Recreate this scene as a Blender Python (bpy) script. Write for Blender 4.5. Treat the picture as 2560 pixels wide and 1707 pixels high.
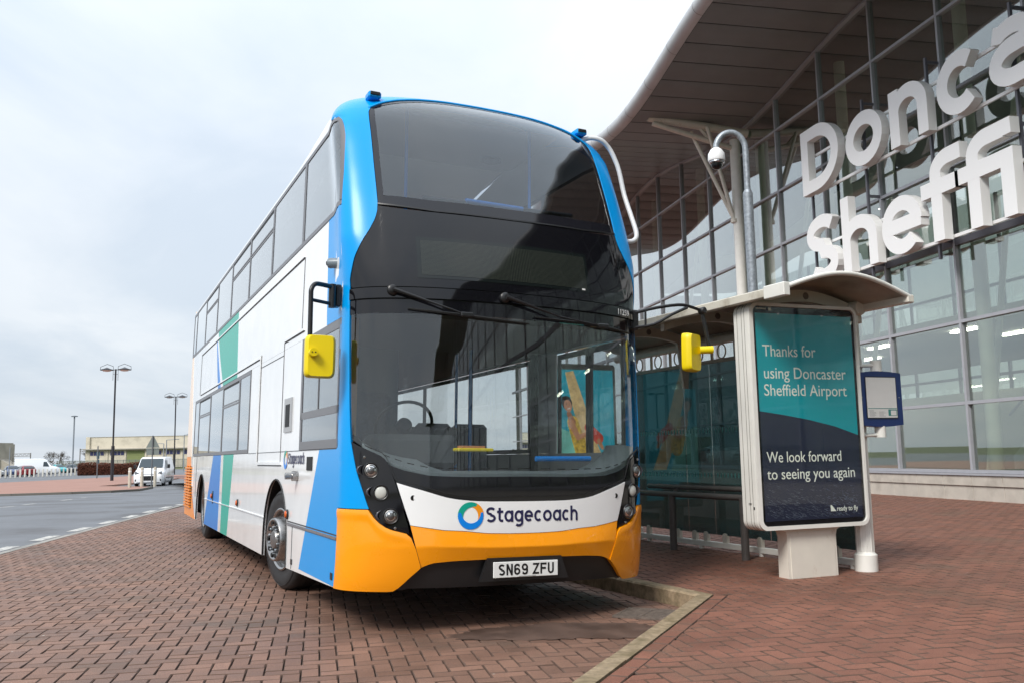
import bpy, math, random
import numpy as np
from mathutils import Vector, Matrix
random.seed(7); rng = np.random.default_rng(7)
scn = bpy.context.scene
PI = math.pi
for o in list(bpy.data.objects): bpy.data.objects.remove(o)
col = scn.collection
R = math.radians

# ------------------------------------------------------------------ camera
TH = R(12.0)                      # the site's long axis (along the terminal) is world Y; the camera looks 12 degrees right... of it
def N(x, y, z=0.0):               # camera heading frame -> world
    return Vector((x*math.cos(TH)+y*math.sin(TH), -x*math.sin(TH)+y*math.cos(TH), z))
HC = 1.2634
cam = bpy.data.cameras.new('camera'); cam.lens = 31.71; cam.sensor_width = 36; cam.clip_end = 3000; cam.clip_start = .05
co = bpy.data.objects.new('camera', cam); col.objects.link(co); scn.camera = co
pi_, ro_ = R(7.1215), R(-1.0883)
rt = N(math.cos(ro_), -math.sin(ro_)*math.sin(pi_), math.sin(ro_)*math.cos(pi_))
up = N(-math.sin(ro_), -math.cos(ro_)*math.sin(pi_), math.cos(ro_)*math.cos(pi_))
fw = N(0, math.cos(pi_), math.sin(pi_))
co.matrix_world = Matrix(((rt.x, up.x, -fw.x, 0), (rt.y, up.y, -fw.y, 0), (rt.z, up.z, -fw.z, HC), (0, 0, 0, 1)))

# ------------------------------------------------------------------ world, sun, exposure
SUN_EL, SUN_AZ = R(44), R(226)    # azimuth clockwise from +Y
w = bpy.data.worlds.new('World'); scn.world = w; w.use_nodes = True
nt = w.node_tree; nd = nt.nodes; lk = nt.links; nd.clear()
out = nd.new('ShaderNodeOutputWorld'); bg = nd.new('ShaderNodeBackground'); bg.inputs[1].default_value = 0.1
sky = nd.new('ShaderNodeTexSky'); sky.sky_type = 'NISHITA'; sky.sun_disc = False
sky.sun_elevation = SUN_EL; sky.sun_rotation = SUN_AZ; sky.dust_density = 2.0
tc = nd.new('ShaderNodeTexCoord'); mp = nd.new('ShaderNodeMapping'); lk.new(tc.outputs['Generated'], mp.inputs[0])
sx = nd.new('ShaderNodeSeparateXYZ'); lk.new(tc.outputs['Generated'], sx.inputs[0])
# flatten the direction on to a cloud layer: (x, y) / (z + 0.12)
ad = nd.new('ShaderNodeMath'); ad.operation = 'ADD'; ad.inputs[1].default_value = .13; lk.new(sx.outputs[2], ad.inputs[0])
mx0 = nd.new('ShaderNodeMath'); mx0.operation = 'MAXIMUM'; mx0.inputs[1].default_value = .05; lk.new(ad.outputs[0], mx0.inputs[0])
dx = nd.new('ShaderNodeMath'); dx.operation = 'DIVIDE'; lk.new(sx.outputs[0], dx.inputs[0]); lk.new(mx0.outputs[0], dx.inputs[1])
dy = nd.new('ShaderNodeMath'); dy.operation = 'DIVIDE'; lk.new(sx.outputs[1], dy.inputs[0]); lk.new(mx0.outputs[0], dy.inputs[1])
cb = nd.new('ShaderNodeCombineXYZ'); lk.new(dx.outputs[0], cb.inputs[0]); lk.new(dy.outputs[0], cb.inputs[1])
def wnoise(scale, detail, rough, dist, off):
    m = nd.new('ShaderNodeMapping'); lk.new(cb.outputs[0], m.inputs[0]); m.inputs['Location'].default_value = off
    m.inputs['Scale'].default_value = (1, .62, 1); m.inputs['Rotation'].default_value = (0, 0, .5)
    n = nd.new('ShaderNodeTexNoise'); n.inputs['Scale'].default_value = scale; n.inputs['Detail'].default_value = detail
    n.inputs['Roughness'].default_value = rough; n.inputs['Distortion'].default_value = dist; lk.new(m.outputs[0], n.inputs['Vector']); return n
n1 = wnoise(1.15, 8, .55, .5, (3.1, 1.7, 0)); n2 = wnoise(.55, 5, .5, .3, (8.2, 4.4, 0))
cr = nd.new('ShaderNodeValToRGB'); lk.new(n1.outputs[0], cr.inputs[0])
cr.color_ramp.elements[0].position = .36; cr.color_ramp.elements[0].color = (3.3, 3.65, 4.05, 1)
cr.color_ramp.elements[1].position = .60; cr.color_ramp.elements[1].color = (4.0, 4.22, 4.45, 1)
cr2 = nd.new('ShaderNodeValToRGB'); lk.new(n2.outputs[0], cr2.inputs[0])
cr2.color_ramp.elements[0].position = .40; cr2.color_ramp.elements[0].color = (.90, .92, .945, 1)
cr2.color_ramp.elements[1].position = .62; cr2.color_ramp.elements[1].color = (1.0, 1.0, 1.0, 1)
mm = nd.new('ShaderNodeMix'); mm.data_type = 'RGBA'; mm.blend_type = 'MULTIPLY'; mm.inputs[0].default_value = 1
lk.new(cr.outputs[0], mm.inputs[6]); lk.new(cr2.outputs[0], mm.inputs[7])
mk = nd.new('ShaderNodeMix'); mk.data_type = 'RGBA'; mk.inputs[0].default_value = .93
# overcast luminance rises steadily from the horizon to the zenith
pw = nd.new('ShaderNodeMath'); pw.operation = 'POWER'; pw.inputs[1].default_value = 1.7; pw.use_clamp = True; lk.new(sx.outputs[2], pw.inputs[0])
gr0 = nd.new('ShaderNodeMapRange'); lk.new(pw.outputs[0], gr0.inputs[0]); gr0.inputs[1].default_value = 0; gr0.inputs[2].default_value = 1; gr0.inputs[3].default_value = .95; gr0.inputs[4].default_value = 2.2
mg = nd.new('ShaderNodeMix'); mg.data_type = 'RGBA'; mg.blend_type = 'MULTIPLY'; mg.inputs[0].default_value = 1; lk.new(mm.outputs[2], mg.inputs[6]); lk.new(gr0.outputs[0], mg.inputs[7])
lk.new(sky.outputs[0], mk.inputs[6]); lk.new(mg.outputs[2], mk.inputs[7])
lk.new(mk.outputs[2], bg.inputs[0]); lk.new(bg.outputs[0], out.inputs[0])
sun = bpy.data.lights.new('sun', 'SUN'); sun.energy = 1.5; sun.angle = R(20); sun.color = (1.0, .96, .9)
so = bpy.data.objects.new('sun', sun); col.objects.link(so)
sd = Vector((math.sin(SUN_AZ)*math.cos(SUN_EL), math.cos(SUN_AZ)*math.cos(SUN_EL), math.sin(SUN_EL)))
so.rotation_euler = sd.to_track_quat('Z', 'Y').to_euler()
scn.view_settings.view_transform = 'Standard'; scn.view_settings.look = 'None'
scn.view_settings.gamma = 1; scn.view_settings.use_curve_mapping = False; scn.view_settings.exposure = 1.15
scn.render.engine = 'CYCLES'
scn.cycles.max_bounces = 8; scn.cycles.transparent_max_bounces = 16; scn.cycles.transmission_bounces = 6
scn.cycles.use_denoising = True; scn.cycles.caustics_reflective = False; scn.cycles.caustics_refractive = False

# ------------------------------------------------------------------ materials
MATS = {}
def mat(name, c, rough=.5, metal=0., spec=.5, coat=0., noise=0., nscale=8., bump=0., bscale=60., emit=0., var=0., dirt=None, rvar=0., streak=False):
    if name in MATS: return MATS[name]
    m = bpy.data.materials.new(name); m.use_nodes = True; t = m.node_tree; b = t.nodes['Principled BSDF']
    b.inputs['Base Color'].default_value = (*c, 1); b.inputs['Roughness'].default_value = rough
    b.inputs['Metallic'].default_value = metal; b.inputs['Specular IOR Level'].default_value = spec
    if coat: b.inputs['Coat Weight'].default_value = coat; b.inputs['Coat Roughness'].default_value = .03
    if emit: b.inputs['Emission Color'].default_value = (*c, 1); b.inputs['Emission Strength'].default_value = emit
    g = t.nodes.new('ShaderNodeNewGeometry'); L = t.links.new
    last = None
    def mixc(fac, colr, mode='MIX'):
        nonlocal last
        x = t.nodes.new('ShaderNodeMix'); x.data_type = 'RGBA'; x.blend_type = mode
        if last is None: x.inputs[6].default_value = (*c, 1)
        else: L(last, x.inputs[6])
        if isinstance(colr, tuple): x.inputs[7].default_value = (*colr, 1)
        else: L(colr, x.inputs[7])
        if isinstance(fac, float): x.inputs[0].default_value = fac
        else: L(fac, x.inputs[0])
        last = x.outputs[2]
    if noise:
        n = t.nodes.new('ShaderNodeTexNoise'); n.inputs['Scale'].default_value = nscale; n.inputs['Detail'].default_value = 6
        if streak:
            ms = t.nodes.new('ShaderNodeMapping'); ms.inputs['Scale'].default_value = (1, 1, .12); L(g.outputs['Position'], ms.inputs[0]); L(ms.outputs[0], n.inputs['Vector'])
        else: L(g.outputs['Position'], n.inputs['Vector'])
        r = t.nodes.new('ShaderNodeMapRange'); L(n.outputs[0], r.inputs[0]); r.inputs[1].default_value = .3; r.inputs[2].default_value = .7
        r.inputs[3].default_value = 1-noise; r.inputs[4].default_value = 1+noise*.6
        mixc(1., r.outputs[0], 'MULTIPLY')
        if rvar:
            r2 = t.nodes.new('ShaderNodeMapRange'); L(n.outputs[0], r2.inputs[0]); r2.inputs[1].default_value = .3; r2.inputs[2].default_value = .7
            r2.inputs[3].default_value = max(.02, rough-rvar); r2.inputs[4].default_value = rough+rvar; L(r2.outputs[0], b.inputs['Roughness'])
    if var:
        src = t.nodes.new('ShaderNodeObjectInfo').outputs['Random'] if var > 0 else g.outputs['Random Per Island']
        r = t.nodes.new('ShaderNodeMapRange'); L(src, r.inputs[0]); r.inputs[3].default_value = 1-abs(var); r.inputs[4].default_value = 1+abs(var)
        mixc(1., r.outputs[0], 'MULTIPLY')
    if dirt:   # (colour, scale, threshold low, high)
        n = t.nodes.new('ShaderNodeTexNoise'); n.inputs['Scale'].default_value = dirt[1]; n.inputs['Detail'].default_value = 8; n.inputs['Roughness'].default_value = .65
        L(g.outputs['Position'], n.inputs['Vector'])
        r = t.nodes.new('ShaderNodeMapRange'); L(n.outputs[0], r.inputs[0]); r.inputs[1].default_value = dirt[2]; r.inputs[2].default_value = dirt[3]
        mixc(r.outputs[0], dirt[0])
    if last is not None: L(last, b.inputs['Base Color'])
    if bump:
        n = t.nodes.new('ShaderNodeTexNoise'); n.inputs['Scale'].default_value = bscale; n.inputs['Detail'].default_value = 4
        L(g.outputs['Position'], n.inputs['Vector'])
        bp = t.nodes.new('ShaderNodeBump'); bp.inputs['Strength'].default_value = bump; bp.inputs['Distance'].default_value = .004
        L(n.outputs[0], bp.inputs['Height']); L(bp.outputs[0], b.inputs['Normal'])
    MATS[name] = m; return m
def glass(name, tint, refl=1.0, ior=1.5, rough=0.0, wav=0., bscale=1.5, body=None):
    m = bpy.data.materials.new(name); m.use_nodes = True; t = m.node_tree; t.nodes.clear(); L = t.links.new
    o = t.nodes.new('ShaderNodeOutputMaterial'); tr = t.nodes.new('ShaderNodeBsdfTransparent'); gl = t.nodes.new('ShaderNodeBsdfGlossy')
    tr.inputs[0].default_value = (*[x**.5 for x in tint], 1); gl.inputs['Roughness'].default_value = rough; gl.inputs[0].default_value = (.95, .97, .98, 1)
    fr = t.nodes.new('ShaderNodeFresnel'); gb = t.nodes.new('ShaderNodeNewGeometry'); io = t.nodes.new('ShaderNodeMapRange')
    io.inputs[3].default_value = ior; io.inputs[4].default_value = 1/ior; L(gb.outputs['Backfacing'], io.inputs[0]); L(io.outputs[0], fr.inputs[0])   # same reflectance from either side of the sheet
    mu = t.nodes.new('ShaderNodeMath'); mu.operation = 'MULTIPLY'; mu.inputs[1].default_value = 1.0*refl; mu.use_clamp = True
    L(fr.outputs[0], mu.inputs[0]); mx = t.nodes.new('ShaderNodeMixShader'); L(mu.outputs[0], mx.inputs[0])
    if body:                      # a tinted film: part of the light is scattered by it
        df = t.nodes.new('ShaderNodeBsdfDiffuse'); df.inputs[0].default_value = (*body[:3], 1); mb_ = t.nodes.new('ShaderNodeMixShader'); mb_.inputs[0].default_value = body[3]
        L(tr.outputs[0], mb_.inputs[1]); L(df.outputs[0], mb_.inputs[2]); L(mb_.outputs[0], mx.inputs[1])
    else: L(tr.outputs[0], mx.inputs[1])
    L(gl.outputs[0], mx.inputs[2])
    if wav:
        g = t.nodes.new('ShaderNodeNewGeometry'); n = t.nodes.new('ShaderNodeTexNoise'); n.inputs['Scale'].default_value = bscale; n.inputs['Detail'].default_value = 1
        L(g.outputs['Position'], n.inputs['Vector']); bp = t.nodes.new('ShaderNodeBump'); bp.inputs['Strength'].default_value = wav; bp.inputs['Distance'].default_value = .01
        L(n.outputs[0], bp.inputs['Height']); L(bp.outputs[0], gl.inputs['Normal'])
    L(mx.outputs[0], o.inputs[0]); MATS[name] = m; return m

M_white = mat('bus_white', (.86, .87, .87), .16, coat=.6, noise=.03, nscale=3, rvar=.05)
M_blue = mat('bus_blue', (.0, .30, .74), .25, spec=.3)
M_blue2 = mat('stripe_blue', (.0, .18, .56), .28, spec=.3)
M_green = mat('stripe_green', (.0, .36, .27), .28, spec=.3)
M_orange = mat('bus_orange', (.93, .32, .0), .28, coat=.4, noise=.03, nscale=4, rvar=.06)
M_gloss = mat('gloss_black', (.006, .006, .008), .05, spec=.5)
M_satin = mat('satin_black', (.012, .012, .013), .35)
M_rubber = mat('tyre_rubber', (.022, .022, .023), .62, noise=.25, nscale=20, bump=.2, bscale=120)
M_yellow = mat('mirror_yellow', (.78, .60, .0), .38)
M_frame = mat('window_gasket', (.13, .13, .14), .35)
M_frame_d = mat('dark_gasket', (.02, .02, .022), .4)
M_chrome = mat('polished_alloy', (.42, .41, .40), .26, metal=1, noise=.15, nscale=14, rvar=.08)
M_navy = mat('navy_print', (.018, .018, .07), .3)
M_black = mat('flat_black', (.004, .004, .004), .6)
M_int = mat('bus_lining', (.30, .31, .32), .6)
M_intd = mat('bus_lining_dark', (.05, .055, .06), .55)
M_seat = mat('seat_fabric', (.045, .05, .075), .85, noise=.3, nscale=50)
M_bar = mat('blue_handrail', (.0, .22, .7), .25)
M_plate = mat('plate_white', (.78, .79, .77), .3)
M_amber = mat('amber_lens', (.55, .10, .01), .2)
M_steel = mat('galvanised_steel', (.30, .33, .36), .45, metal=.5, noise=.35, nscale=22)
M_alu = mat('brushed_tube', (.55, .56, .58), .25, metal=1)
M_cream = mat('cream_paint', (.70, .66, .58), .4, dirt=((.36, .24, .14), 5., .62, .85), noise=.08, nscale=4)
M_creamw = mat('cream_white_paint', (.76, .75, .70), .4, dirt=((.38, .28, .18), 4., .66, .9), noise=.06, nscale=6)
M_mull = mat('mullion_grey', (.36, .37, .40), .4, noise=.06)
M_mulld = mat('mullion_dark', (.10, .10, .12), .4)
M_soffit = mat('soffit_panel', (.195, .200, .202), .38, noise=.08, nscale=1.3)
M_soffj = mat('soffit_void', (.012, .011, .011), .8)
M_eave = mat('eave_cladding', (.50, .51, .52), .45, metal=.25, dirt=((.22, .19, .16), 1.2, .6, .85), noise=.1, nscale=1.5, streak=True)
M_plinth = mat('plinth_stone', (.50, .46, .40), .85, noise=.10, nscale=5, bump=.3, bscale=80, dirt=((.30, .27, .23), 1.5, .55, .8))
M_sign = mat('sign_white', (.88, .88, .87), .35)
M_signs = mat('sign_return', (.66, .66, .66), .45)
M_concrete = mat('kerb_concrete', (.31, .235, .15), .85, noise=.35, nscale=24, bump=.9, bscale=110, dirt=((.15, .115, .06), 7., .42, .66))
M_iron = mat('grate_iron', (.14, .11, .09), .6, noise=.4, nscale=30)
M_asphalt = mat('asphalt', (.135, .142, .155), .62, noise=.16, nscale=1.4, bump=.6, bscale=140, dirt=((.085, .085, .09), .35, .48, .60), var=0)
M_mark = mat('road_marking', (.50, .49, .46), .7, noise=.25, nscale=10, dirt=((.20, .20, .20), 9., .50, .62))
M_teal = mat('poster_teal', (.0, .33, .38), .12, noise=.08, nscale=2.5, coat=.6)
M_dnavy = mat('poster_navy', (.014, .02, .045), .12, coat=.6)
M_ptext = mat('poster_text', (.78, .84, .74), .3)
M_tnavy = mat('case_navy', (.012, .03, .12), .3)
M_paper = mat('paper_white', (.74, .73, .71), .6, noise=.03, nscale=20)
M_white_v = mat('van_white', (.78, .80, .82), .2, coat=.5)
M_vglass = mat('vehicle_glass', (.03, .045, .055), .08)
M_lamp_b = mat('lamp_black', (.02, .02, .025), .45)
M_lens = mat('lamp_glass', (.55, .56, .56), .1, metal=.4)
M_refl = mat('lamp_reflector', (.75, .75, .74), .08, metal=1)
M_hedge = mat('hedge_leaf', (.115, .035, .018), .9, var=-.45)
M_bark = mat('bark', (.09, .075, .065), .9)
M_lit = mat('ceiling_light', (1., .97, .9), .5, emit=9.)
G_wind = glass('windscreen_glass', (.78, .82, .82), 1.3, 1.5, wav=.04, bscale=.8)
G_up = glass('upper_screen_glass', (.52, .56, .60), 1.45, 1.52, wav=.05, bscale=.8)
G_side = glass('side_window_glass', (.50, .53, .54), 1.7, 1.55, wav=.02)
G_fac = glass('facade_glass', (.66, .72, .64), 3.6, 1.52, wav=.03, bscale=.35)
G_shel = glass('shelter_glass', (.10, .19, .20), .8, 1.5, body=(.05, .115, .12, .42))
G_clear = glass('clear_cover', (.95, .95, .95), .35, 1.45)

# ------------------------------------------------------------------ mesh helpers
def tag(o, label=None, cat=None, group=None, kind=None):
    if label: o['label'] = label
    if cat: o['category'] = cat
    if group: o['group'] = group
    if kind: o['kind'] = kind
    return o
def empty(name, loc=(0, 0, 0), rz=0., label=None, cat=None, group=None):
    o = bpy.data.objects.new(name, None); col.objects.link(o); o.location = loc; o.rotation_euler = (0, 0, rz); o.empty_display_size = .2
    return tag(o, label, cat, group)
def link(name, me, parent=None, mt=None):
    o = bpy.data.objects.new(name, me); col.objects.link(o)
    if parent is not None: o.parent = parent
    if mt is not None and not me.materials: me.materials.append(mt)
    return o
class MB:
    def __init__(s): s.v = []; s.f = []
    def add(s, vs, fs):
        n = len(s.v); s.v += [tuple(map(float, p)) for p in vs]; s.f += [tuple(i+n for i in f) for f in fs]; return s
    def box(s, x0, x1, y0, y1, z0, z1):
        return s.add([(x0, y0, z0), (x1, y0, z0), (x1, y1, z0), (x0, y1, z0), (x0, y0, z1), (x1, y0, z1), (x1, y1, z1), (x0, y1, z1)],
                     [(0, 3, 2, 1), (4, 5, 6, 7), (0, 1, 5, 4), (1, 2, 6, 5), (2, 3, 7, 6), (3, 0, 4, 7)])
    def bbox(s, x0, x1, y0, y1, z0, z1, b=.01):      # box with chamfered edges
        xs = (x0, x1); ys = (y0, y1); zs = (z0, z1); V = []; idx = {}
        for i in (0, 1):
            for j in (0, 1):
                for k in (0, 1):
                    sx_, sy_, sz_ = (1 if i == 0 else -1), (1 if j == 0 else -1), (1 if k == 0 else -1)
                    for ax in range(3):
                        p = [xs[i]+sx_*b, ys[j]+sy_*b, zs[k]+sz_*b]; p[ax] = (xs[i], ys[j], zs[k])[ax]
                        idx[(i, j, k, ax)] = len(V); V.append(p)
        F = []
        for ax in range(3):
            a1, a2 = (ax+1) % 3, (ax+2) % 3
            for e in (0, 1):
                q = []
                for (u, v_) in ((0, 0), (1, 0), (1, 1), (0, 1)):
                    c = [0, 0, 0]; c[ax] = e; c[a1] = u; c[a2] = v_; q.append(idx[(*c, ax)])
                F.append(tuple(q if e else q[::-1]))
        for ax in range(3):
            a1, a2 = (ax+1) % 3, (ax+2) % 3
            for u in (0, 1):
                for v_ in (0, 1):
                    c0 = [0, 0, 0]; c1 = [0, 0, 0]; c0[ax] = 0; c1[ax] = 1; c0[a1] = c1[a1] = u; c0[a2] = c1[a2] = v_
                    q = [idx[(*c0, a1)], idx[(*c1, a1)], idx[(*c1, a2)], idx[(*c0, a2)]]
                    F.append(tuple(q if (u ^ v_) else q[::-1]))
        for i in (0, 1):
            for j in (0, 1):
                for k in (0, 1):
                    q = [idx[(i, j, k, 0)], idx[(i, j, k, 1)], idx[(i, j, k, 2)]]
                    F.append(tuple(q if (i+j+k) % 2 == 1 else q[::-1]))
        return s.add(V, F)
    def prism(s, poly, z0, z1, axis='z'):             # poly of (a,b), extruded
        n = len(poly)
        def P(a, b, c): return {'z': (a, b, c), 'y': (a, c, b), 'x': (c, a, b)}[axis]
        V = [P(a, b, z0) for a, b in poly]+[P(a, b, z1) for a, b in poly]
        F = [tuple(range(n))[::-1], tuple(range(n, 2*n))]+[(i, (i+1) % n, n+(i+1) % n, n+i) for i in range(n)]
        return s.add(V, F)
    def tube(s, pts, r, n=10, cap=True, closed=False):
        pts = [Vector(p) for p in pts]; m = len(pts); rr = r if isinstance(r, (list, tuple)) else [r]*m; V = []; F = []
        pu = None
        for i, p in enumerate(pts):
            if closed: d = (pts[(i+1) % m]-pts[i-1]).normalized()
            else: d = (pts[min(i+1, m-1)]-pts[max(i-1, 0)]).normalized()
            if pu is None: pu = d.orthogonal().normalized()
            u = (pu-d*pu.dot(d)); u = u.normalized() if u.length > 1e-6 else d.orthogonal().normalized(); pu = u; v_ = d.cross(u)
            for k in range(n):
                a = 2*PI*k/n; V.append(p+(u*math.cos(a)+v_*math.sin(a))*rr[i])
        for i in range(m if closed else m-1):
            for k in range(n):
                a, b = i*n+k, i*n+(k+1) % n; c, d_ = ((i+1) % m)*n+(k+1) % n, ((i+1) % m)*n+k; F.append((a, b, c, d_))
        if cap and not closed: F.append(tuple(range(n))[::-1]); F.append(tuple(range((m-1)*n, m*n)))
        return s.add(V, F)
    def lathe(s, prof, c=(0, 0, 0), axis=(0, 0, 1), n=24, cap=True):  # prof: (r, h)
        ax = Vector(axis).normalized(); u = ax.orthogonal().normalized(); v_ = ax.cross(u); c = Vector(c); V = []; F = []
        for r, h in prof:
            for k in range(n):
                a = 2*PI*k/n; V.append(c+ax*h+(u*math.cos(a)+v_*math.sin(a))*r)
        m = len(prof)
        for i in range(m-1):
            for k in range(n): F.append((i*n+k, i*n+(k+1) % n, (i+1)*n+(k+1) % n, (i+1)*n+k))
        if cap: F.append(tuple(range(n))[::-1]); F.append(tuple(range((m-1)*n, m*n)))
        return s.add(V, F)
    def mesh(s, name):
        me = bpy.data.meshes.new(name); me.from_pydata(s.v, [], s.f); me.validate(); return me
    def build(s, name, mt, parent=None, smooth=None, loc=None, rot=None):
        me = s.mesh(name)
        if smooth:
            me.polygons.foreach_set('use_smooth', [True]*len(me.polygons)); me.set_sharp_from_angle(angle=R(smooth if smooth is not True else 40))
        o = link(name, me, parent, mt)
        if loc is not None: o.location = loc
        if rot is not None: o.rotation_euler = rot
        return o
def lerp(a, b, t): return a+(b-a)*t
def arc(cx, cy, rx, ry, a0, a1, n=14):
    return [(cx+rx*math.cos(R(a0+(a1-a0)*i/n)), cy+ry*math.sin(R(a0+(a1-a0)*i/n))) for i in range(n+1)]
def ribbon(mb, pts, wd, z0, z1, closed=False, f=lambda x, y, z: (x, y, z)):
    pts = [p for i, p in enumerate(pts) if i == 0 or math.hypot(p[0]-pts[i-1][0], p[1]-pts[i-1][1]) > wd*.02]
    m = len(pts); L_ = []; R_ = []
    for i in range(m):
        if closed: d0 = np.subtract(pts[i], pts[i-1]); d1 = np.subtract(pts[(i+1) % m], pts[i])
        else: d0 = np.subtract(pts[max(i, 1)], pts[max(i, 1)-1]); d1 = np.subtract(pts[min(i+1, m-1)], pts[min(i+1, m-1)-1])
        d0 = d0/(np.linalg.norm(d0)+1e-9); d1 = d1/(np.linalg.norm(d1)+1e-9); d = d0+d1; d = d/(np.linalg.norm(d)+1e-9)
        k = 1/max(.5, float(np.dot(d, d1))); n_ = np.array([-d[1], d[0]])*wd/2*k
        L_.append(np.add(pts[i], n_)); R_.append(np.subtract(pts[i], n_))
    V = []
    for a, b in zip(L_, R_): V += [f(*a, z1), f(*b, z1), f(*a, z0), f(*b, z0)]
    F = []; cnt = m if closed else m-1
    for i in range(cnt):
        j = (i+1) % m; a, b = i*4, j*4
        F += [(a, a+1, b+1, b), (a+2, b+2, b+3, a+3), (a, b, b+2, a+2), (a+1, a+3, b+3, b+1)]
    if not closed: F += [(0, 2, 3, 1), ((m-1)*4, (m-1)*4+1, (m-1)*4+3, (m-1)*4+2)]
    mb.add(V, F)
def glyph(ch, W, h, asc=1.45, cap=1.34):
    """strokes (points, closed) of a rounded sans letter: x-height 1, stroke width 2h, width W"""
    c = W/2; r = .5-h
    if ch == 'o': return [(arc(c, .5, c-h, r, 0, 360, 28)[:-1], True)]
    if ch == 'c': return [(arc(c+.02, .5, c-h+.02, r, 48, 312, 26), False)]
    if ch == 'e': return [(arc(c, .5, c-h, r, 0, 312, 30), False), ([(h*.9, .5), (W-h*.2, .5)], False)]
    if ch in 'nh': return [([(h, 0), (h, 1 if ch == 'n' else asc)], False), ([(h, .45)]+arc(c, .56, c-h, .44-h, 180, 0, 16)+[(W-h, 0)], False)]
    if ch == 'r': return [([(h, 0), (h, 1)], False), ([(h, .45)]+arc(W*.85, .5, W*.85-h, .5-h, 180, 75, 12), False)]
    if ch == 'a': ry = (.60-h)/2-.0; cy = .60/2+.0; return [([(h*.9, .86)]+arc(c, .66, c-h, .34-h, 130, 0, 12)+[(W-h, 0)], False), ([(W-h, .585), (c, .585)]+arc(c, (.585+h)/2, c-h, (.585-h)/2, 90, 270, 12)[1:]+[(W-h, h*1.05)], False)]
    if ch == 'A': return [(arc(c, .5, c-h, r, 0, 360, 28)[:-1], True), ([(W-h, 0), (W-h, 1)], False)]      # single-storey a
    if ch == 'g': return [(arc(c, .5, c-h, r, 0, 360, 28)[:-1], True), ([(W-h, 1), (W-h, -.08)]+arc(c, -.08, c-h, .34-h, 0, -140, 12), False)]
    if ch == 's': return [(arc(c, 1-(.5+h)/2*1.0, c-h, (.5-h)/2, 30, 180, 10)[:-1]+arc(c, 1-(.5+h)/2, c-h, (.5-h)/2, 180, 260, 5)[0:]+arc(c, (.5+h)/2, c-h, (.5-h)/2, 80, -150, 16), False)]
    if ch == 'S': return [(arc(c, cap*.73, c-h, cap*.27-h, 30, 265, 16)+arc(c, cap*.265, c-h, cap*.265-h*.95, 85, -150, 16), False)]
    if ch == 't': return [([(W*.42, asc*.93), (W*.42, .32)]+arc(W*.42+.22, .32, .22, .32-h, 180, 270, 8)+[(W, h)], False), ([(0, 1-h), (W, 1-h)], False)]
    if ch == 'f': return [([(W*.38, 0), (W*.38, asc-.35)]+arc(W*.38+.32, asc-.35, .32, .35-h, 180, 90, 8)+[(W, asc-h)], False), ([(0, 1-h), (W*.92, 1-h)], False)]
    if ch in 'il': return [([(h, 0), (h, 1 if ch == 'i' else asc)], False)]+([([(h, asc-.24), (h, asc)], False)] if ch == 'i' else [])
    if ch == 'd': return [(arc(c, .5, c-h, r, 0, 360, 28)[:-1], True), ([(W-h, 0), (W-h, asc)], False)]
    if ch == 'D': return [([(h, 0), (h, cap)], False), ([(h*.5, h), (c*.8, h)]+arc(c*.8, cap/2, W-h-c*.8, cap/2-h, -90, 90, 18)+[(c*.8, cap-h), (h*.5, cap-h)], False)]
    C = cap
    if ch == 'N': return [([(h, 0), (h, C)], False), ([(h, C-.02), (W-h, .02)], False), ([(W-h, 0), (W-h, C)], False)]
    if ch == '6': return [(arc(c, C*.32, c-h, C*.32-h, 0, 360, 24)[:-1], True), ([(W-h*1.1, C*.80)]+arc(c, C*.74, c-h, C*.26-h, 20, 180, 10)+[(h, C*.32)], False)]
    if ch == '9': return [(arc(c, C*.68, c-h, C*.32-h, 0, 360, 24)[:-1], True), ([(h*1.1, C*.20)]+arc(c, C*.26, c-h, C*.26-h, 200, 360, 10)+[(W-h, C*.68)], False)]
    if ch == 'Z': return [([(0, C-h), (W-h*.9, C-h), (h*.9, h), (W, h)], False)]
    if ch == 'F': return [([(h, 0), (h, C)], False), ([(h, C-h), (W, C-h)], False), ([(h, C*.52), (W*.88, C*.52)], False)]
    if ch == 'U': return [([(h, C)]+arc(c, c, c-h, c-h, 180, 360, 16)+[(W-h, C)], False)]
    return []
def draw_glyph(mb, ch, x0, W, base, sc, h, z0, z1, f=lambda x, y, z: (x, y, z), **k):
    """W in metres, sc = metres per x-height unit"""
    for i, (pts, cl) in enumerate(glyph(ch, W/sc, h, **k)):
        ribbon(mb, [(x0+a*sc, base+b*sc) for a, b in pts], 2*h*sc*(1-.02*i), z0+i*.0005*(1 if z0 < -.01 else 0), z1+i*.0006*(1 if z0 > -.01 else 3), cl, f)
def text(name, body, size, mt, parent, mtx, ext=.0005, offset=0., sx_=1., spacing=1., align='LEFT'):
    c = bpy.data.curves.new(name, 'FONT'); c.body = body; c.size = size; c.extrude = ext; c.offset = offset; c.space_character = spacing; c.align_x = align; c.resolution_u = 4
    o = bpy.data.objects.new(name, c); col.objects.link(o)
    bpy.context.view_layer.update()
    me = bpy.data.meshes.new_from_object(o); bpy.data.objects.remove(o); bpy.data.curves.remove(c)
    me.name = name; me.materials.clear(); me.materials.append(mt)
    q = bpy.data.objects.new(name, me); col.objects.link(q); q.parent = parent
    q.matrix_local = mtx @ Matrix.Diagonal((sx_, 1, 1, 1)); return q

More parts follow.
